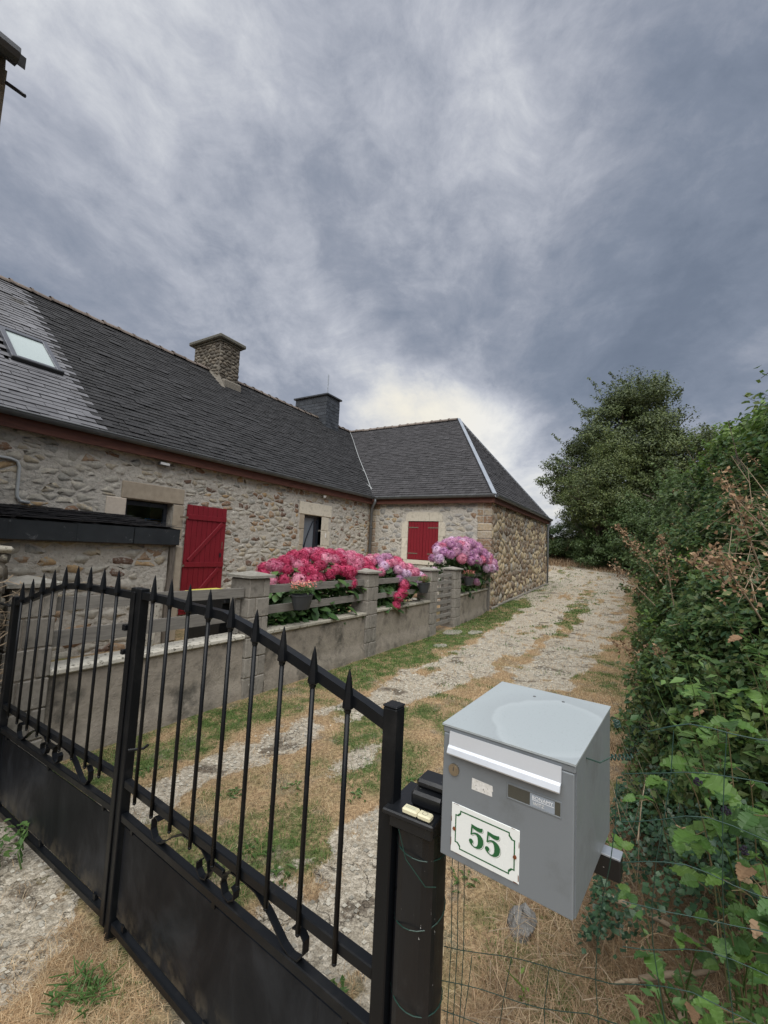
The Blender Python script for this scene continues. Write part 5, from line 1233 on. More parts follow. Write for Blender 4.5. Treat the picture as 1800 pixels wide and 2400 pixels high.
nettle('clover_tuft', [(.93+rr.gauss(0, .04), 1.68+rr.gauss(0, .045), rr.uniform(.05, .12)) for k in range(46)], 'low green tuft in the dry grass in front of the middle gate posts', 'weeds', 'lf_weed', .022, .6, 440)

# brambles: large serrated leaves as single parts
def bramble_leaf_mesh(name, mat, L=1.0, w=.62, teeth=7):
    V = []; F = []; n = teeth*2
    mid = [(0, y/8*L, .05*math.sin(y/8*3.1)-.10*(y/8)**2) for y in range(9)]
    V += mid
    def wid(f): return w*.5*(math.sin(math.pi*min(1, f*.94+.06)**.72))**.85
    for s in (-1, 1):
        b = len(V)
        for k in range(17):
            f = k/16; ww = wid(f)*(1+(.10 if k % 2 else -.05))*(0.02 if k in (0, 16) else 1); V.append((s*ww, f*L+(.02 if k % 2 else -.01)*L, mid[min(8, round(f*8))][2]+.16*ww+(.018 if k % 4 < 2 else -.014)))
        for k in range(8):
            q = [k, k+1]; a0, a1, a2 = b+2*k, b+2*k+1, b+2*k+2
            if s > 0: F += [(k, a0, a1), (k, a1, k+1), (k+1, a1, a2)]
            else: F += [(k, a1, a0), (k, k+1, a1), (k+1, a2, a1)]
    return mesh_of(name, V, F, mt[mat])
BL = [bramble_leaf_mesh('leaf', 'lf_bramble', 1, .62), bramble_leaf_mesh('leaf', 'lf_bramble', 1, .74), bramble_leaf_mesh('leaf', 'lf_bramble', 1, .54)]
BLB = bramble_leaf_mesh('leaf', 'lf_brown', 1, .66)
def place_leaf(me, parent, p, d, up, size, name='leaf'):
    d = Vector(d).normalized(); up = Vector(up); s = d.cross(up).normalized(); n = s.cross(d)
    rot = Matrix((s*size, d*size, n*size)).transposed(); return put(name, me, parent, p, rot)
def bramble(spots, label, seed, size=.085, group='bramble bushes behind the wire fence'):
    t = thing('bramble', (spots[0][0], spots[0][1], 0), label, 'bramble', group); rr = random.Random(seed); m = MB()
    for (x, y, z, n) in spots:
        base = Vector((x+rr.uniform(.0, .25), y-rr.uniform(.05, .2), 0)); tip = Vector((x, y, z)); pts = []
        for k in range(8): f = k/7; pts.append(base.lerp(tip, f)+Vector((0, 0, .25*math.sin(f*3.14)))*(.6+.4*z))
        m.tube(pts, [.0030*(1-.09*k) for k in range(8)], 5, False)
        for k in range(n):
            f = .25+.75*(k+rr.random())/n; i = min(6, int(f*7)); p = pts[i].lerp(pts[i+1], f*7-i); a = rr.uniform(0, 6.28)
            d = Vector((math.cos(a)-.3, math.sin(a)*.9+.15, rr.uniform(-.35, .25))).normalized(); q = p+d*.05; m.tube([p, q], .0014, 4, False)
            for s_ in (-1, 0, 1):
                dd = (Matrix.Rotation(s_*1.15+rr.gauss(0, .15), 3, 'Z') @ d); up = Vector((rr.gauss(-.25, .25), rr.gauss(.1, .25), 1))
                place_leaf(BLB if rr.random() < .06 else rr.choice(BL), t, q, dd+Vector((0, 0, rr.uniform(-.35, .05))), up, size*(.72 if s_ else 1.0)*rr.uniform(.75, 1.15))
    m.obj('stems', mt['cane'], t)
    return t
bramble([(1.75, -.10, .95, 4), (1.85, -.22, 1.12, 5), (1.70, -.30, .92, 4), (2.1, -.12, 1.02, 4)], 'bramble with broad light green leaves nearest the right side of the mailbox', 601, .10)
bramble([(1.45, -.22, .85, 4), (1.5, -.28, 1.0, 5), (1.35, -.28, .70, 4), (1.6, -.20, .72, 4), (1.28, -.25, .5, 3)], 'light green bramble at the lower right border behind the wire', 602, .085)
bramble([(2.3, -.35, 1.25, 5), (2.5, -.25, 1.05, 4), (2.2, -.5, 1.35, 5), (2.7, -.42, 1.3, 5), (2.35, -.12, .80, 4)], 'bramble arching in front of the hedge above the wire fence', 603, .10)
bramble([(1.9, .12, .55, 3), (2.05, .02, .68, 4), (1.65, .02, .45, 3)], 'small low bramble right behind the mailbox', 604, .07)
bramble([(1.38, -.10, .45, 4), (1.5, -.02, .36, 3), (1.62, -.16, .60, 5), (1.45, -.26, .58, 4), (1.30, -.16, .62, 4), (1.75, -.28, .75, 5)], 'low bramble with many small leaves between the fence wires at the lower right', 605, .062)
bramble([(2.0, -.30, .9, 5), (2.2, -.20, .8, 5), (2.45, -.05, .62, 4), (2.1, -.42, 1.05, 5), (1.9, -.12, .70, 4)], 'mid height bramble filling the space between the ivy patch and the wire', 606, .075)
rr = random.Random(45)
nettle('nettle_clump', [(rr.uniform(1.35, 2.1), rr.uniform(-.60, -.08), rr.uniform(.25, .75)) for k in range(40)], 'low green weeds growing up through the dead grass at the lower right corner', 'weeds', 'lf_weed', .040, .8, 450)
for k, (x, y, z) in enumerate(((1.42, -.17, 1.0), (1.40, -.20, .93), (1.50, -.12, 1.02))):
    t = MB(); rr = random.Random(k+9)
    for q in range(22):
        v = Vector((rr.gauss(0, 1), rr.gauss(0, 1), rr.gauss(0, 1))).normalized()*.0085; c = Vector((x, y, z))+v; s_ = .0036
        V = [c+Vector(w_)*s_ for w_ in ((1, 0, 0), (-1, 0, 0), (0, 1, 0), (0, -1, 0), (0, 0, 1), (0, 0, -1))]; t.add(V, [(0, 2, 4), (2, 1, 4), (1, 3, 4), (3, 0, 4), (2, 0, 5), (1, 2, 5), (3, 1, 5), (0, 3, 5)])
    o = t.obj('blackberry', mt['berry']); tag(o, ['ripe blackberry highest of the three behind the wire', 'ripe blackberry nearest the right border', 'ripe blackberry nearest the mailbox'][(2, 1, 0)[k]], 'berry', 'ripe blackberries behind the wire fence')

# ------------------------------------------------------------------ hydrangeas
def head_mesh(mat, seed, n=110, R_=.5):
    r = random.Random(seed); m = MB()
    for i in range(n):
        zz = 1-1.55*(i+.5)/n; th = i*2.39996+r.uniform(-.2, .2); q = math.sqrt(max(0, 1-zz*zz)); c = Vector((q*math.cos(th), q*math.sin(th), zz*.86))*R_*(1+r.gauss(0, .03))
        nn = Vector((q*math.cos(th), q*math.sin(th), zz)); nn = (nn+Vector((r.gauss(0, .28), r.gauss(0, .28), r.gauss(0, .28)))).normalized(); a = nn.orthogonal().normalized(); b = nn.cross(a); a0 = r.uniform(0, 1.5); s = .072*R_/.5*r.uniform(.85, 1.15)
        V = [c]; F = []
        for k in range(4):
            for dl_, rr_ in ((-.52, .78), (0, 1.15), (.52, .78)):
                an = a0+k*math.pi/2+dl_; V.append(c+(a*math.cos(an)+b*math.sin(an))*s*rr_+nn*s*.28)
            F += [(0, 1+3*k, 2+3*k), (0, 2+3*k, 3+3*k)]
        m.add(V, F)
    V = []; F = []      # dull core that closes the gaps between florets
    for i in range(5):
        ph = math.pi*(i+.5)/5.0
        for j in range(8): V.append(Vector((math.sin(ph)*math.cos(j*.785), math.sin(ph)*math.sin(j*.785), math.cos(ph)*.86-.03))*R_*.90)
    for i in range(4):
        for j in range(8): F.append((i*8+j, i*8+(j+1) % 8, (i+1)*8+(j+1) % 8, (i+1)*8+j))
    m.add(V, F)
    return mesh_of('flower_head', m.V, m.F, mt[mat])
HM = {c: [head_mesh(c, s+hash(c) % 7*0) for s in (1, 2)] for c in ('pet_pink', 'pet_rose', 'pet_mauve', 'pet_pale')}
def hyd_leaf():
    V = [(0, 0, 0)]; F = []
    rows = [(.12, .10), (.3, .24), (.55, .29), (.8, .19), (1.0, .02)]
    for y, w in rows: V += [(-w, y, .12*w+.10*y-.22*y*y), (0, y, .10*y-.22*y*y), (w, y, .12*w+.10*y-.22*y*y)]
    F += [(0, 2, 1), (0, 3, 2)]
    for k in range(4):
        a = 1+3*k; F += [(a, a+1, a+4, a+3), (a+1, a+2, a+5, a+4)]
    return mesh_of('leaf', V, F, mt['lf_hyd'], True)
HL = hyd_leaf()
def hydrangea(ells, label, heads, seed, size, nleaf, colf, base, extra=(), minlight=.0):
    t = thing('hydrangea', base, label, 'hydrangea', 'flowering hydrangeas behind the low wall'); rr = random.Random(seed); placed = []
    tries = 0
    while len(placed) < heads and tries < 9000:
        tries += 1; e = rr.choice(ells[:-1]); u = Vector((rr.gauss(0, 1), rr.gauss(0, 1), rr.gauss(0, 1))).normalized()
        if u.z < (.22 if nleaf > 100 else .0) or u.y > .55 or u.x > .85: continue
        p = Vector((e[0]+u.x*e[3], e[1]+u.y*e[4], e[2]+u.z*e[5]))
        if any(((p.x-ex[0])/ex[3])**2+((p.y-ex[1])/ex[4])**2+((p.z-ex[2])/ex[5])**2 < .75 for ex in ells): continue
        if any((p-q).length < size*.72 for q, _ in placed): continue
        placed.append((p, u))
    placed += [(Vector(p), Vector((-.3, -.6, .4)).normalized()) for p in extra]
    m = MB()
    for p, u in placed:
        s = size*rr.uniform(.8, 1.15); d = (u+Vector((-.1, -.15, .25))).normalized(); q = d.to_track_quat('Z', 'Y').to_matrix() @ Matrix.Rotation(rr.uniform(0, 6.28), 3, 'Z')
        o = put('flower_head', rr.choice(HM[colf(p, rr)]), t, p, q @ Matrix.Scale(s, 3))
        b = Vector((base[0]+(p.x-base[0])*.5, base[1]+(p.y-base[1])*.4+.1, .2)); m.tube([b, b.lerp(p, .6)+Vector((0, 0, .1)), p], [.006, .005, .004], 5, False)
    m.obj('stems', mt['lf_hyd'], t)
    k = 0; tries = 0
    while k < nleaf and tries < 5000:
        tries += 1; e = rr.choice(ells); u = Vector((rr.gauss(0, 1), rr.gauss(0, 1), rr.gauss(0, 1))).normalized()
        if u.y > .1 or u.x > .8 or (u.z > .25 and rr.random() < .85): continue
        f = rr.uniform(.92, 1.10); p = Vector((e[0]+u.x*e[3]*f, e[1]+u.y*e[4]*f, e[2]+u.z*e[5]*f))
        if p.z < .55: continue
        d = Vector((u.x*.7+rr.gauss(0, .4), u.y*.8+rr.gauss(0, .3), rr.uniform(-.8, .1))); up = Vector((u.x*.5, u.y*.6, .9))
        if abs(d.normalized().dot(up.normalized())) > .95: continue
        place_leaf(HL, t, p, d, up, rr.uniform(.13, .21)); k += 1
    r = np.random.default_rng(seed); P, N = crown_points([(e[0], e[1]+.05, e[2]-.05, e[3]*.86, e[4]*.8, e[5]*.84) for e in ells], 60, 38, .20, r, .8, .3)
    kk = P[:, 2] > .1; foliage('foliage', P[kk], N[kk], .13*(.7+.5*r.random(kk.sum())), mt['lf_hyd'], t, seed+1, .6)
    return t
hydrangea([(4.42, 4.12, 1.06, .48, .42, .32), (5.05, 4.15, 1.12, .75, .50, .40), (5.75, 4.20, 1.12, .60, .50, .38), (4.8, 4.0, .75, 1.1, .36, .30)], 'big crimson pink hydrangea behind the boards, left part of the flowering row', 95, 701, .185, 190,
          lambda p, r: 'pet_rose' if (r.random() < .32 or (p.x > 5.3 and p.z > 1.35 and r.random() < .5)) else 'pet_pink', (5.0, 4.2, 0), [(5.25, 3.66, 1.10), (5.62, 3.70, 1.12)])
hydrangea([(6.75, 4.05, 1.05, .70, .42, .42), (7.45, 4.0, .98, .45, .36, .32), (6.5, 3.85, .8, .5, .3, .3)], 'rose and lilac hydrangea in the middle of the flowering row', 44, 711, .185, 90,
          lambda p, r: r.choice(('pet_rose', 'pet_pink', 'pet_rose', 'pet_mauve', 'pet_pale')) if p.z > .95 else r.choice(('pet_pink', 'pet_rose')), (6.9, 4.1, 0), [(6.62, 3.55, .88), (6.70, 3.56, 1.02), (6.38, 3.52, .70), (6.47, 3.54, .82), (7.55, 3.6, 1.10)])
hydrangea([(10.35, 3.95, 1.42, 1.25, .55, .52), (11.5, 3.82, 1.22, .75, .34, .42), (10.6, 3.85, .95, 1.1, .36, .35)], 'purple and mauve hydrangea nearest the corner of the house wing', 84, 721, .215, 60,
          lambda p, r: r.choice(('pet_mauve', 'pet_mauve', 'pet_rose', 'pet_mauve', 'pet_pale')), (10.6, 3.95, 0), [(9.9, 3.58, .98), (10.5, 3.56, .92), (8.45, 3.8, 1.2), (8.5, 3.8, .95)])
# ferny plant behind the first pillar
nettle('ferny_plant', [(6.62+.12*k, 6.3, .95+.1*(k % 3)) for k in range(6)], 'feathery green plant against the facade behind the crimson hydrangea', 'plant', 'lf_hedge_far', .07, 1.25, 730)
# lush low leaves under the boards
r = np.random.default_rng(731); n = 900; P = np.stack([r.uniform(3.6, 5.3, n), r.uniform(3.66, 4.0, n), r.uniform(.60, .86, n)], 1); N = np.stack([r.normal(size=n)*.3, -.5+r.normal(size=n)*.3, .9+0*r.random(n)], 1); N /= np.linalg.norm(N, axis=1)[:, None]
t = thing('bedding_plants', (4.4, 3.85, .2), 'large green leaves filling the gap between the boards and the wall coping', 'plant'); foliage('foliage', P, N, .11*(.6+.7*r.random(n)), mt['lf_hyd'], t, 732, .6)
# pots
def pot(x, y, z, w, h, label, mat, seed, fl_=True, rx=1.0):
    t = thing('hanging_pot', (x, y, z), label, 'flowerpot', 'grey pots hung on the board fence'); V = []; n = 18; prof = [(.72, 0), (.9, .5), (1.0, .9), (1.06, .92), (1.06, 1.0), (.96, 1.0), (.92, .85)]
    for q, zz in prof:
        for k in range(n): V.append((x+w*.5*q*rx*math.cos(2*math.pi*k/n), y+w*.32*q*math.sin(2*math.pi*k/n), z+h*zz))
    F = [(i*n+k, i*n+(k+1) % n, (i+1)*n+(k+1) % n, (i+1)*n+k) for i in range(len(prof)-1) for k in range(n)]+[tuple(range(n))[::-1], tuple(range((len(prof)-1)*n, len(prof)*n))]
    mk('pot_body', V, F, mt['pot'], t, False)
    r = np.random.default_rng(seed); q = 420; a = r.random(q)*6.28; rad = r.random(q)**.5*.62; c = np.stack([x+w*rad*np.cos(a), y+w*.55*rad*np.sin(a), z+h+.02+.12*r.random(q)*(1-rad*.6)], 1)
    foliage('foliage', c, rand_unit(r, q)*.4+np.array([0, 0, .8]), .028+.02*r.random(q), mt[mat], t, seed+1, .35)
    if fl_:
        q = 130; a = r.random(q)*6.28; rad = r.random(q)**.5*.66; c = np.stack([x+w*rad*np.cos(a), y+w*.55*rad*np.sin(a), z+h+.08+.10*r.random(q)*(1-rad*.5)], 1)
        foliage('flowers', c, np.tile([0, -.5, .8], (q, 1))+r.normal(size=(q, 3))*.3, .026+0*a, mt['pet_coral'], t, seed+2, .9)
    return t
pot(3.97, 3.46, .86, .31, .17, 'dark grey pot with coral daisies hung on the boards next to the wide pillar', 'lf_weed', 741)
pot(7.30, 3.47, .86, .30, .17, 'dark grey pot with pale leafy plant on the boards before the slatted gate', 'lf_bright', 744, False)
pot(9.75, 3.50, .88, .34, .18, 'dark grey pot with a leafy plant on the boards beyond the slatted gate', 'lf_weed', 747, True)

# ------------------------------------------------------------------ wrought iron gate, two leaves
def gate_leaf(name, A, B, railf, tipf, label, hinge):
    """A, B: ends (x,y) of the leaf, u runs from the outer post (0) to the middle post (L)"""
    A = Vector((A[0], A[1], 0)); B = Vector((B[0], B[1], 0)); d = B-A; L = d.length; d.normalize(); n = Vector((d.y, -d.x, 0))
    if n.x > 0: n = -n
    t = thing(name, (A+B)/2, label, 'gate leaf'); fr = (A, d, n, Z_); mt_ = mt['gate']
    def pbox(nm, u0, u1, w0, w1, z0, z1, bev=.003, m_=None, par=t): return MB().box(u0, u1, w0, w1, z0, z1, fr, bev).obj(nm, m_ or mt_, par)
    pbox('end_post', -.02, .02, -.02, .02, .02, 1.215); pbox('post_cap', -.0215, .0215, -.0215, .0215, 1.2155, 1.221)
    pbox('meeting_post', L-.02, L+.02, -.02, .02, .0 if hinge else .03, 1.385)
    for (z0, z1) in ((.045, .075), (.455, .485), (.585, .615)): pbox('rail', .02, L-.02, -.0145, .0145, z0, z1)
    pbox('sheet_panel', .035, L-.035, -.003, .002, .098, .437, .0, mt['gate_sheet'])
    for u in (.10, L*.5, L-.10):
        pbox('panel_tab', u-.009, u+.009, -.008, .008, .0752, .102, .001); pbox('panel_tab', u-.009, u+.009, -.008, .008, .433, .4548, .001)
    # top rail following the arch
    us = [.02+(L-.04)*k/20 for k in range(21)]; V = []
    for u in us:
        z = railf(u/L)
        for w, dz in ((-.0145, -.015), (.0145, -.015), (.0145, .015), (-.0145, .015)): V.append(A+d*u+n*w+Z_*(z+dz))
    F = [(4*i+k, 4*i+(k+1) % 4, 4*i+4+(k+1) % 4, 4*i+4+k) for i in range(20) for k in range(4)]+[(0, 1, 2, 3), (83, 82, 81, 80)]
    mk('top_rail', V, F, mt_, t)
    nb_ = 9
    for k in range(nb_):
        u = L*(k+1)/(nb_+1); tip = tipf(u/L); P = A+d*u+n*.021
        bar = MB().tube([P+Z_*.572, P+Z_*(tip-.10)], .0070, 8).lathe([(.001, -.012), (.0067, -.006), (.0070, 0)], P+Z_*.572, 8).obj('bar', mt_, t, True)
        m = MB(); s = .0155
        prof = [(.009, tip-.112), (.0100, tip-.104), (.0150, tip-.100), (.0150, tip-.094), (.0115, tip-.06), (.006, tip-.02), (.0012, tip)]
        m.lathe([(a, b) for a, b in prof], P*1.0, 6); m.obj('spear_head', mt_, bar)
    # scrollwork between the lower rails
    def scroll(pts, wd=.011, th=.0022):
        V = []; k = len(pts)
        for i, (u, z) in enumerate(pts):
            a = pts[max(0, i-1)]; b = pts[min(k-1, i+1)]; tx, tz = b[0]-a[0], b[1]-a[1]; l = math.hypot(tx, tz)+1e-9; nx_, nz_ = -tz/l*th, tx/l*th
            for sw, sn in ((-1, -1), (1, -1), (1, 1), (-1, 1)): V.append(A+d*(u+nx_*sn)+n*(wd*sw)+Z_*(z+nz_*sn))
        F = [(4*i+q, 4*i+(q+1) % 4, 4*i+4+(q+1) % 4, 4*i+4+q) for i in range(k-1) for q in range(4)]+[(0, 1, 2, 3), tuple(4*(k-1)+q for q in (3, 2, 1, 0))]
        mk('scroll', V, F, mt_, t)
    c = L/2
    for s in (-1, 1):
        pts = []
        for k in range(9): a = R(200-k*25); pts.append((c+s*(.115+.030*math.cos(a)*.6+.24-.0), .535+.030*math.sin(a)))
        big = [(c+s*.36, .560), (c+s*.385, .566), (c+s*.405, .548), (c+s*.405, .515), (c+s*.385, .490), (c+s*.355, .486), (c+s*.325, .498), (c+s*.26, .545), (c+s*.20, .575), (c+s*.14, .580)]
        scroll(big)
        sm = [(c+s*.14, .580), (c+s*.08, .577), (c+s*.045, .556), (c+s*.035, .525), (c+s*.05, .498), (c+s*.078, .492), (c+s*.10, .507), (c+s*.102, .530), (c+s*.088, .540)]
        scroll(sm)
    box_ = MB().box(c-.035, c+.035, -.006, .006, .535, .56, fr, .002).obj('scroll_tie', mt_, t)
    return t, fr, L
def lerp_(f, xs, ys): return float(np.interp(f, xs, ys))
rail_pts = ([0, .09, .19, .28, .37, .48, .62, .8, 1.0], [1.180, 1.205, 1.240, 1.275, 1.302, 1.335, 1.348, 1.350, 1.350])
tip_pts = ([.1, .2, .3, .4, .5, .6, .7, .8, .9], [1.315, 1.345, 1.385, 1.413, 1.437, 1.448, 1.451, 1.454, 1.451])
g1, fr1, L1 = gate_leaf('wrought_iron_gate_leaf', (1.135, 3.185), (1.1, 1.892), lambda f: lerp_(f, *rail_pts), lambda f: lerp_(f, *tip_pts), 'far left leaf of the black spiked iron gate, next to the ivy wall', False)
rail_r = ([0, .06, .15, .24, .34, .45, .55, .72, .85, 1.0], [1.165, 1.190, 1.222, 1.254, 1.288, 1.322, 1.347, 1.350, 1.358, 1.358])
tip_r = ([.1, .2, .3, .4, .5, .6, .7, .8, .9], [1.284, 1.320, 1.357, 1.392, 1.417, 1.431, 1.438, 1.446, 1.452])
g2, fr2, L2 = gate_leaf('wrought_iron_gate_leaf', (.982, .535), (1.093, 1.840), lambda f: lerp_(f, *rail_r), lambda f: lerp_(f, *tip_r), 'near right leaf of the black spiked iron gate, next to the mailbox', True)
def gbox(fr, nm, par, *a, mat='gate'): return MB().box(*a, fr, .002).obj(nm, mt[mat], par)
gbox(fr2, 'stop_bar', g2, L2+.018, L2+.045, .0205, .027, .05, 1.37)
gbox(fr1, 'latch_keeper', g1, L1-.045, L1-.0205, .0, .03, 1.20, 1.225); gbox(fr1, 'latch_keeper', g1, L1-.04, L1-.0205, .0, .03, 1.10, 1.12)
MB().tube([Vector((1.07, 1.80, .74)), Vector((1.11, 1.76, .745)), Vector((1.13, 1.765, .75))], .006, 6).obj('latch_hook', mt['gate'], g2)
box('wall_hinge', 1.10, 1.13, 3.205, 3.37, 1.16, 1.17, mt['gate'], g1)
MB().tube([fr1[0]+Vector((-.02, .05, z)) for z in (.52,)]+[fr1[0]+Vector((-.05, .02, .50)), fr1[0]+Vector((-.02, 0, .53))], .002, 5, False).obj('tie_wire', mt['zinc_light'], g1)

# ------------------------------------------------------------------ black post beside the gate with doorbell
bp = thing('black_gate_pier', (1.02, .455, 0), 'round shouldered black metal pier with a flat cap between gate and mailbox', 'post')
V = []; n = 28; zs = (0, .3, .6, .85, .97, .985)
for z in zs:
    for k in range(n):
        a = 2*math.pi*k/n; ca, sa = math.cos(a), math.sin(a); s = (abs(ca)**4+abs(sa)**4)**(-.25); V.append((1.018+.052*ca*s, .462+.052*sa*s, z))
F = [(i*n+k, i*n+(k+1) % n, (i+1)*n+(k+1) % n, (i+1)*n+k) for i in range(len(zs)-1) for k in range(n)]+[tuple(range((len(zs)-1)*n, len(zs)*n))]
mk('post_shaft', V, F, mt['post_black'], bp, False)
box('cap_plate', .938, 1.085, .402, .532, .985, .998, mt['post_black'], bp, .003)
box('cap_skirt', .950, 1.075, .408, .520, .955, .985, mt['post_black'], bp, .004)
bk = box('bracket_box', .985, 1.060, .40, .482, .998, 1.032, mt['post_black'], bp, .006)
box('bracket_lid', 1.005, 1.065, .398, .478, 1.032, 1.052, mt['post_black'], bk, .006)
db_ = thing('doorbell', (.955, .445, .998), 'cream two part bell button lying on the cap of the black pier', 'doorbell')
db_f = (Vector((.944, .412, .998)), Vector((.02, .998, 0)).normalized(), Vector((.998, -.02, 0)).normalized(), Z_)
MB().box(0, .033, 0, .022, 0, .012, db_f, .003).obj('bell_button', mt['cream'], db_); MB().box(.0335, .072, 0, .022, 0, .0125, db_f, .003).obj('name_side', mt['cream'], db_)
V = []; F = []
for k in range(24):
    a = 2*math.pi*k/24
    for q in (.0068, .0060): V.append(db_f[0]+db_f[1]*(.0165+q*math.cos(a))+db_f[2]*(.011+q*math.sin(a))+Z_*.0123)
for k in range(24): F.append((2*k, 2*((k+1) % 24), 2*((k+1) % 24)+1, 2*k+1))
mk('ring_mark', V, F, mt['dark_text'], db_)
for q in (0, .005): MB().box(.040, .066, .008+q, .0092+q, .0125, .0128, db_f).obj('faded_print', mt['grey_print'], db_)

# ------------------------------------------------------------------ mailbox
d1 = Vector((.1060, .9944, 0)).normalized(); e1 = Vector((d1.y, -d1.x, 0))
BW, BH, BD = .280, .275, .345
MO = Vector((.9235, .1125, CAMZ-.383-BH))                 # front, bottom, right-hand corner
fm = (MO, d1, e1, Z_)                                     # u to the left, w into depth, z up
mbx = thing('mailbox', MO+d1*.14+e1*.17, 'grey metal mailbox with aluminium flap and enamel number plate', 'mailbox')
m = MB()
sl_ = .016
V = [(0, .012, 0), (BW, .012, 0), (BW, BD, 0), (0, BD, 0), (0, .012, BH-.004), (BW, .012, BH-.004), (BW, BD, BH+sl_), (0, BD, BH+sl_)]
m.add([MO+d1*a+e1*b+Z_*c for a, b, c in V], [(0, 3, 2, 1), (0, 1, 5, 4), (1, 2, 6, 5), (2, 3, 7, 6), (3, 0, 4, 7), (4, 5, 6, 7)])
m.obj('mailbox_body', mt['box_grey'], mbx)
V = [(-.0015, -.002, BH-.003), (BW+.0015, -.002, BH-.003), (BW+.0015, BD+.003, BH+sl_), (-.0015, BD+.003, BH+sl_), (-.0015, -.002, BH+.001), (BW+.0015, -.002, BH+.001), (BW+.0015, BD+.003, BH+sl_+.004), (-.0015, BD+.003, BH+sl_+.004)]
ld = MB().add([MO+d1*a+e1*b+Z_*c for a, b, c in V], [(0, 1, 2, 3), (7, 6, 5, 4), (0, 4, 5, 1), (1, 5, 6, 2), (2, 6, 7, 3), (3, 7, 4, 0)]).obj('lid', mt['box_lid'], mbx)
for (a, b) in ((.10, .30), (.17, .29)): MB().lathe([(.004, 0), (.0035, .0012), (.002, .0018)], MO+d1*a+e1*b+Z_*(BH+sl_*b/BD+.0035), 10).obj('rivet', mt['zinc'], ld)
def face(nm, u0, u1, z0, z1, w0, w1, mat, bev=.0015, par=mbx): return MB().box(BW-u1, BW-u0, w0, w1, z0, z1, fm, bev).obj(nm, mt[mat], par)
door = face('door', .002, BW-.002, .001, BH-.018, 0, .0115, 'box_grey', .002)
face('top_band', .0, BW, BH-.0175, BH-.0035, .0005, .0115, 'box_grey', .002)
# flap: sloping plate with a rolled lower lip
fa = MO+d1*(BW-.0195); prof = [(-.0015, .2645), (-.004, .2650), (-.0075, .237), (-.0125, .233), (-.0165, .223), (-.0150, .220), (-.0105, .2215), (-.004, .234), (-.0015, .2350)]
V = [MO+d1*(BW-.019)+e1*a+Z_*b for a, b in prof]+[MO+d1*(BW-.256)+e1*a+Z_*b for a, b in prof]; k = len(prof)
mk('flap', V, [(i, (i+1) % k, k+(i+1) % k, k+i) for i in range(k)]+[tuple(range(k))[::-1], tuple(range(k, 2*k))], mt['alu'], mbx)
# lock
lc = MO+d1*(BW-.031)+Z_*.186
def disc(c, r_, t0, t1, nm, mat, par, n=24):
    V = [c+d1*(r_*math.cos(2*math.pi*k/n))+Z_*(r_*math.sin(2*math.pi*k/n))+e1*t for t in (t0, t1) for k in range(n)]
    return mk(nm, V, [(k, (k+1) % n, n+(k+1) % n, n+k) for k in range(n)]+[tuple(range(n)), tuple(range(n, 2*n))[::-1]], mt[mat], par)
lk = disc(lc, .0122, -.0045, .001, 'lock', 'brass', mbx); disc(lc, .0085, -.0055, -.0044, 'lock_barrel', 'brass', lk); face('keyhole', .0302, .0318, .184, .192, -.0060, -.0054, 'dark_text', .0, lk)
# blank sticker, name window
V = [(.073, .1595), (.119, .1600), (.1185, .170), (.1205, .1705), (.119, .181), (.0735, .1825)]
MB().prism([(BW-a, b) for a, b in V], MO, d1, Z_, e1, -.0006, 0).obj('sticker', mt['label_paper'], mbx)
wn = MB()
for (a, b, c, d_) in ((.150, .2565, .197, .2), (.150, .2565, .170, .173), (.150, .1525, .173, .197), (.254, .2565, .173, .197)): wn.box(BW-b, BW-a, -.0015, 0, c, d_, fm, .0005)
win = wn.obj('name_window', mt['box_grey'], mbx); face('window_backing', .1525, .254, .173, .197, -.0007, .0, 'window_dark', 0, win)
face('name_card', .197, .244, .1735, .1965, -.0012, -.0008, 'name_tag', 0, win)
fontrot = Matrix((-d1, Z_, -e1)).transposed()
def text(s, u, z, size, mat, par, off=.002, ext=.0002, nm='lettering', bold=0.0, sx=1.0):
    c = bpy.data.curves.new(nm, 'FONT'); c.body = s; c.size = size; c.extrude = ext; c.offset = bold; c.materials.append(mt[mat]); c.resolution_u = 4
    p = MO+d1*(BW-u)+Z_*z-e1*off
    tmp = bpy.data.objects.new('tmp_text', c); COL.objects.link(tmp); bpy.context.view_layer.update()
    me = bpy.data.meshes.new_from_object(tmp.evaluated_get(bpy.context.evaluated_depsgraph_get())); bpy.data.objects.remove(tmp)
    return put(nm, me, par, p, fontrot @ Matrix.Diagonal((sx, 1, 1)))
text('BONAMY', .201, .1872, .0090, 'white_text', win, .0016, sx=1.05); face('underline', .201, .243, .1850, .1858, -.0016, -.0013, 'white_text', 0, win); text('WITZ', .203, .1765, .0085, 'label_paper', win, .0016)
# enamel plate with number
pl = face('number_plate', .0285, .1785, .0185, .1180, -.0022, -.0002, 'enamel', .0008); pl['label'] = 'white enamel number plate with green 55 and rusty screws'
u0, u1, z0, z1 = .038, .170, .029, .108; c_ = .011
def outline(s):
    a0, a1, b0, b1 = u0+s, u1-s, z0+s, z1-s; P = [(a0+c_, b0), (a1-c_, b0), (a1-c_, b0+c_*.45), (a1-c_*.45, b0+c_), (a1, b0+c_), (a1, b1-c_), (a1-c_*.45, b1-c_), (a1-c_, b1-c_*.45), (a1-c_, b1), (a0+c_, b1), (a0+c_, b1-c_*.45), (a0+c_*.45, b1-c_), (a0, b1-c_), (a0, b0+c_), (a0+c_*.45, b0+c_), (a0+c_, b0+c_*.45)]
    return P
A_, B_ = outline(0), outline(.0026); k = len(A_)
V = [MO+d1*(BW-a)+Z_*b-e1*.0025 for a, b in A_+B_]; mk('plate_border', V, [(i, (i+1) % k, k+(i+1) % k, k+i) for i in range(k)], mt['green_paint'], pl)
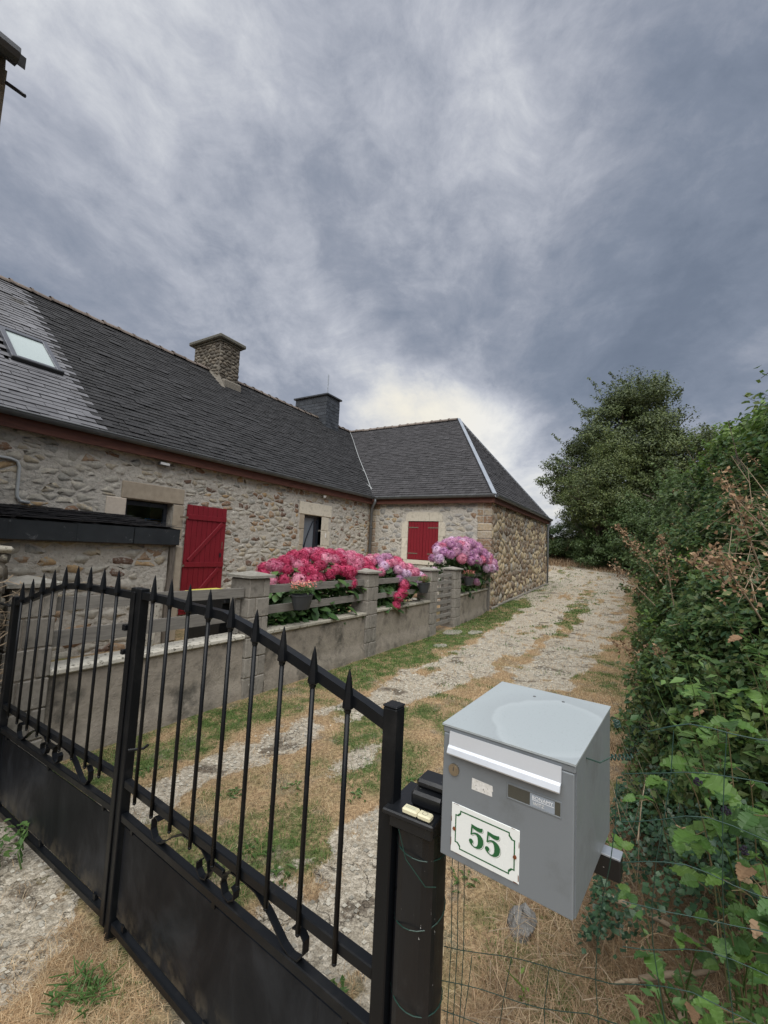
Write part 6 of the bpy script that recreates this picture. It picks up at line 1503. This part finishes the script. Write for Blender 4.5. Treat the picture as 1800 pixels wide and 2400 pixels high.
def five():
    """outline of a fat-faced 5, unit height"""
    P = [(.14, 1.0), (.30, .975), (.46, .955), (.62, .965), (.72, 1.0), (.735, .90), (.70, .82), (.60, .775), (.45, .775), (.28, .815), (.21, .835)]
    P += [(.185, .60), (.22, .63), (.33, .685), (.46, .70), (.60, .67), (.72, .585), (.78, .46), (.78, .31), (.725, .165), (.61, .055), (.46, .0), (.31, .0), (.17, .045), (.07, .125), (.03, .20)]
    P += [(.04, .275), (.10, .325), (.175, .33), (.24, .29), (.26, .225), (.235, .165), (.19, .135), (.22, .09), (.29, .055), (.37, .055), (.45, .11), (.495, .22), (.50, .36), (.475, .50), (.42, .585), (.34, .605), (.25, .575), (.17, .51), (.10, .52)]
    return P
for ox in (.0700, .1060):
    for (dx, dz, mat, off) in ((.0018, -.0014, 'grey_print', .0024), (.0009, -.0007, 'enamel', .0026), (0, 0, 'green_paint', .0028)):
        pts = [(BW-(ox+dx+.0430*a), .0475+dz+.0440*b) for a, b in five()]
        mk('numeral', [MO+d1*a+Z_*b-e1*off for a, b in pts], [tuple(range(len(pts)))], mt[mat], pl)
for (u, z) in ((.0365, .0665), (.1700, .0665)): disc(MO+d1*(BW-u)+Z_*z, .0036, -.0045, -.002, 'screw', 'rust', pl, 10)
rr = random.Random(3)
for (u, z, a, b) in ((.0290, .085, .0015, .012), (.0292, .04, .0013, .016), (.1775, .030, .0016, .014), (.178, .09, .0013, .010), (.172, .0195, .008, .0016), (.05, .0190, .012, .0010), (.04, .1172, .008, .0012), (.165, .1172, .006, .0012)):
    pts = [(BW-u+a*math.cos(q)*rr.uniform(.6, 1.3)*.8, z+b*.6*math.sin(q)*rr.uniform(.6, 1.3)) for q in [k*.785 for k in range(8)]]
    pts = [(min(max(p_[0], BW-.1783), BW-.0287), min(max(p_[1], .0187), .1178)) for p_ in pts]
    mk('rust_edge', [MO+d1*p_[0]+Z_*p_[1]-e1*.00235 for p_ in pts], [tuple(range(8))], mt['rust'], pl)
# mounting bar below and behind
MB().box(-.030, .26, .30, .335, -.085, -.035, fm, .003).obj('mounting_bar', mt['post_black'], mbx); MB().box(-.030, .26, .298, .337, -.035, -.030, fm, .001).obj('bar_top', mt['zinc_light'], mbx)
MB().box(.22, .26, .12, .30, -.083, -.037, fm, .003).obj('mounting_arm', mt['post_black'], mbx)
MB().box(.04, .24, .05, .32, -.030, -.003, fm, .003).obj('carrier_plate', mt['post_black'], mbx)

# ------------------------------------------------------------------ green wire fence
wfz = thing('wire_mesh_fence', (1.05, -.1, 0), 'sagging green wire mesh fence beside and below the mailbox', 'fence'); rr = random.Random(77)
def wz(k, y):   # height of horizontal wire k at y
    s = .012*math.sin(y*9+k)+.008*math.sin(y*23+k*2.1); f = np.clip((.42-y)/.5, 0, 1)
    return (.02+.0795*k)*(1-.15*(1-f))+s*(.4+f*.5)+(-.02*(1-f))
def wx(k, y): return 1.045+.012*math.sin(y*7+k*.8)+.01*math.sin(k*1.3)+(.0 if y < .1 else .01)
NH = 17
for k in range(NH):
    yhi = .41 if k < 11 else (.04 if k < 16 else -.005); ys = np.linspace(yhi, -1.3, 40); pts = []
    for y in ys: pts.append((wx(k, y), y, float(wz(k, y)) if y < 1 else 0))
    MB().tube(pts, 0.0009 if k < NH-1 else .0012, 5, False).obj('horizontal_wire', mt['wire'], wfz, True)
ny = 0; y = .36
while y > -1.3:
    top = 10 if y > .1 else (15 if y > .0 else NH-1); pts = [(wx(k, y+.01*math.sin(k*.9+y*30)), y+.012*math.sin(k*.7+y*11)*(1.6 if y > -.05 else .7), float(wz(k, y))) for k in range(top+1)]
    MB().tube(pts, .0009, 5, False).obj('vertical_wire', mt['wire'], wfz, True); y -= .097
def coil(c, d, n, rad, pitch):
    c = Vector(c); d = Vector(d).normalized(); a = d.orthogonal().normalized(); b = d.cross(a)
    return [c+d*(k*pitch/8)+(a*math.cos(k*.785)+b*math.sin(k*.785))*rad for k in range(n*8)]
MB().tube([(1.0, .115, 1.205), (1.03, .08, 1.19), (1.045, .055, 1.205)], .0014, 5, False).obj('tie_wire', mt['wire'], wfz)
MB().tube(coil((1.045, .062, 1.20), (.1, -1, .25), 6, .0055, .007), .0013, 5, False).obj('tie_wire', mt['wire'], wfz)
MB().tube(coil((1.05, .052, 1.275), (.2, -.2, -1), 3, .006, .006), .0013, 5, False).obj('tie_wire', mt['wire'], wfz)
for k in range(6):
    z = .9-.15*k+rr.uniform(-.02, .02); pts = []
    for q in range(15): a = R(120+q*16); pts.append((1.018+.060*math.cos(a), .462+.060*math.sin(a), z-.012*math.sin(q/14*3.1)+.004*q*(k % 2)))
    MB().tube(pts, .0013, 5, False).obj('post_wire', mt['wire'], wfz)
MB().tube([(.955, .50, .97), (.950, .47, .90), (.952, .42, .86), (.965, .40, .86)], .001, 5, False).obj('post_wire', mt['wire'], wfz)
for y in (.40, .385, .37): MB().tube([(1.05, y, 1.02), (1.045, y-.01, .7), (1.05, y, .4), (1.045, y-.005, 0)], .0011, 5, False).obj('post_wire', mt['wire'], wfz)

# ------------------------------------------------------------------ litter below the mailbox: rock, branches
def rock(x, y, s, label, seed, mat='rock', up=1.0):
    r = random.Random(seed); V = []; n, m_ = 10, 6
    for i in range(m_):
        ph = math.pi*i/(m_-1)
        for j in range(n): th = 2*math.pi*j/n; q = 1+r.uniform(-.2, .2); V.append((x+s*q*math.sin(ph)*math.cos(th), y+s*.7*q*math.sin(ph)*math.sin(th), float(gz(x, y))+s*.12+s*.75*up*q*math.cos(ph)))
    F = [(i*n+j, i*n+(j+1) % n, (i+1)*n+(j+1) % n, (i+1)*n+j) for i in range(m_-1) for j in range(n)]
    o = mk('rock', V, F, mt[mat], None); tag(o, label, 'rock')
rock(2.08, .46, .085, 'grey rough stone with pale marks in the dead grass under the mailbox', 3, up=.9)
rock(2.9, .30, .09, 'flat pale stone in the dry grass behind the mailbox right side', 5, 'slab', .5)
def branch(pts, rad, label):
    o = MB().tube(pts, [rad*(1-.12*k) for k in range(len(pts))], 7).obj('fallen_branch', mt['twig'], None, True); tag(o, label, 'branch', 'cut branches lying in the dead grass')
branch([(2.25, .16, .16), (2.30, .03, .13), (2.32, -.10, .10), (2.3, -.24, .07)], .014, 'long cut branch lying highest in the dead grass')
branch([(1.98, .02, .10), (2.05, -.07, .11), (2.12, -.15, .10), (2.2, -.22, .09)], .012, 'middle cut branch with a short fork')
branch([(1.80, -.06, .06), (1.92, -.10, .09), (2.0, -.13, .11)], .013, 'short cut branch leaning lowest to the right')
branch([(2.05, -.05, .08), (1.98, .07, .07), (1.96, .10, .06)], .008, 'thin cut twig crossing between the two thicker branches')
MB_ = MB(); rr = random.Random(91)
for k in range(420):
    x = rr.uniform(1.15, 3.0); y = rr.uniform(-.8, .55); z = float(gz(x, y))+rr.uniform(.01, .10); a = rr.uniform(0, 6.28); L = rr.uniform(.04, .16)
    d = Vector((math.cos(a)*L, math.sin(a)*L, rr.gauss(0, .02))); p = Vector((x, y, z)); MB_.tube([p, p+d*.5+Vector((0, 0, .008)), p+d], [.0016, .0014, .0007], 4, False)
o = MB_.obj('dead_twigs', mt['twig']); tag(o, 'thin dead twigs strewn through the grass behind the wire fence', 'twigs', None, 'stuff')
# tall dead stalks leaning out of the hedge foot
m = MB(); rr = random.Random(92)
for k in range(90):
    x = rr.uniform(2.1, 4.6); y = rr.uniform(-.35, .25); p = Vector((x, y, float(gz(x, y)))); L = rr.uniform(.25, .75); d = Vector((rr.gauss(-.2, .35), rr.gauss(.25, .3), 1)).normalized()
    m.tube([p, p+d*L*.5, p+d*L+Vector((0, .02, -.03))], [.0025, .002, .001], 4, False)
o = m.obj('dead_stalks', mt['twig']); tag(o, 'thin dry stalks leaning out of the foot of the hedge', 'stalks', None, 'stuff')
# dirt and loose stones on the track
m = MB(); r = np.random.default_rng(95); n = 16000; x = .7+8.3*r.random(n)**1.6; y = r.uniform(.4, 3.2, n); g, gr = masks(x, y); k = r.random(n) < g*.8
for a, b in zip(x[k], y[k]):
    s = float(.002+.010*r.random()**3)*(1+a*.08); z = float(gz(a, b))-.011+s*.3
    m.add([(a-s, b-s*.6, z), (a+s*.8, b-s, z), (a+s, b+s*.7, z), (a-s*.7, b+s, z), (a+s*.1, b, z+s*.9)], [(0, 1, 4), (1, 2, 4), (2, 3, 4), (3, 0, 4)])
o = m.obj('loose_gravel', M('loose_gravel', [(.26, .24, .20), (.42, .40, .34)], .9, 30, 90, .3, .002, var=.4)); tag(o, 'loose pebbles lying on the worn track', 'gravel', None, 'stuff')
print('objects', len(bpy.data.objects), 'tris', sum(sum(len(p.vertices)-2 for p in o.data.polygons) for o in bpy.data.objects if o.type == 'MESH' and len(o.data.polygons) < 3000))
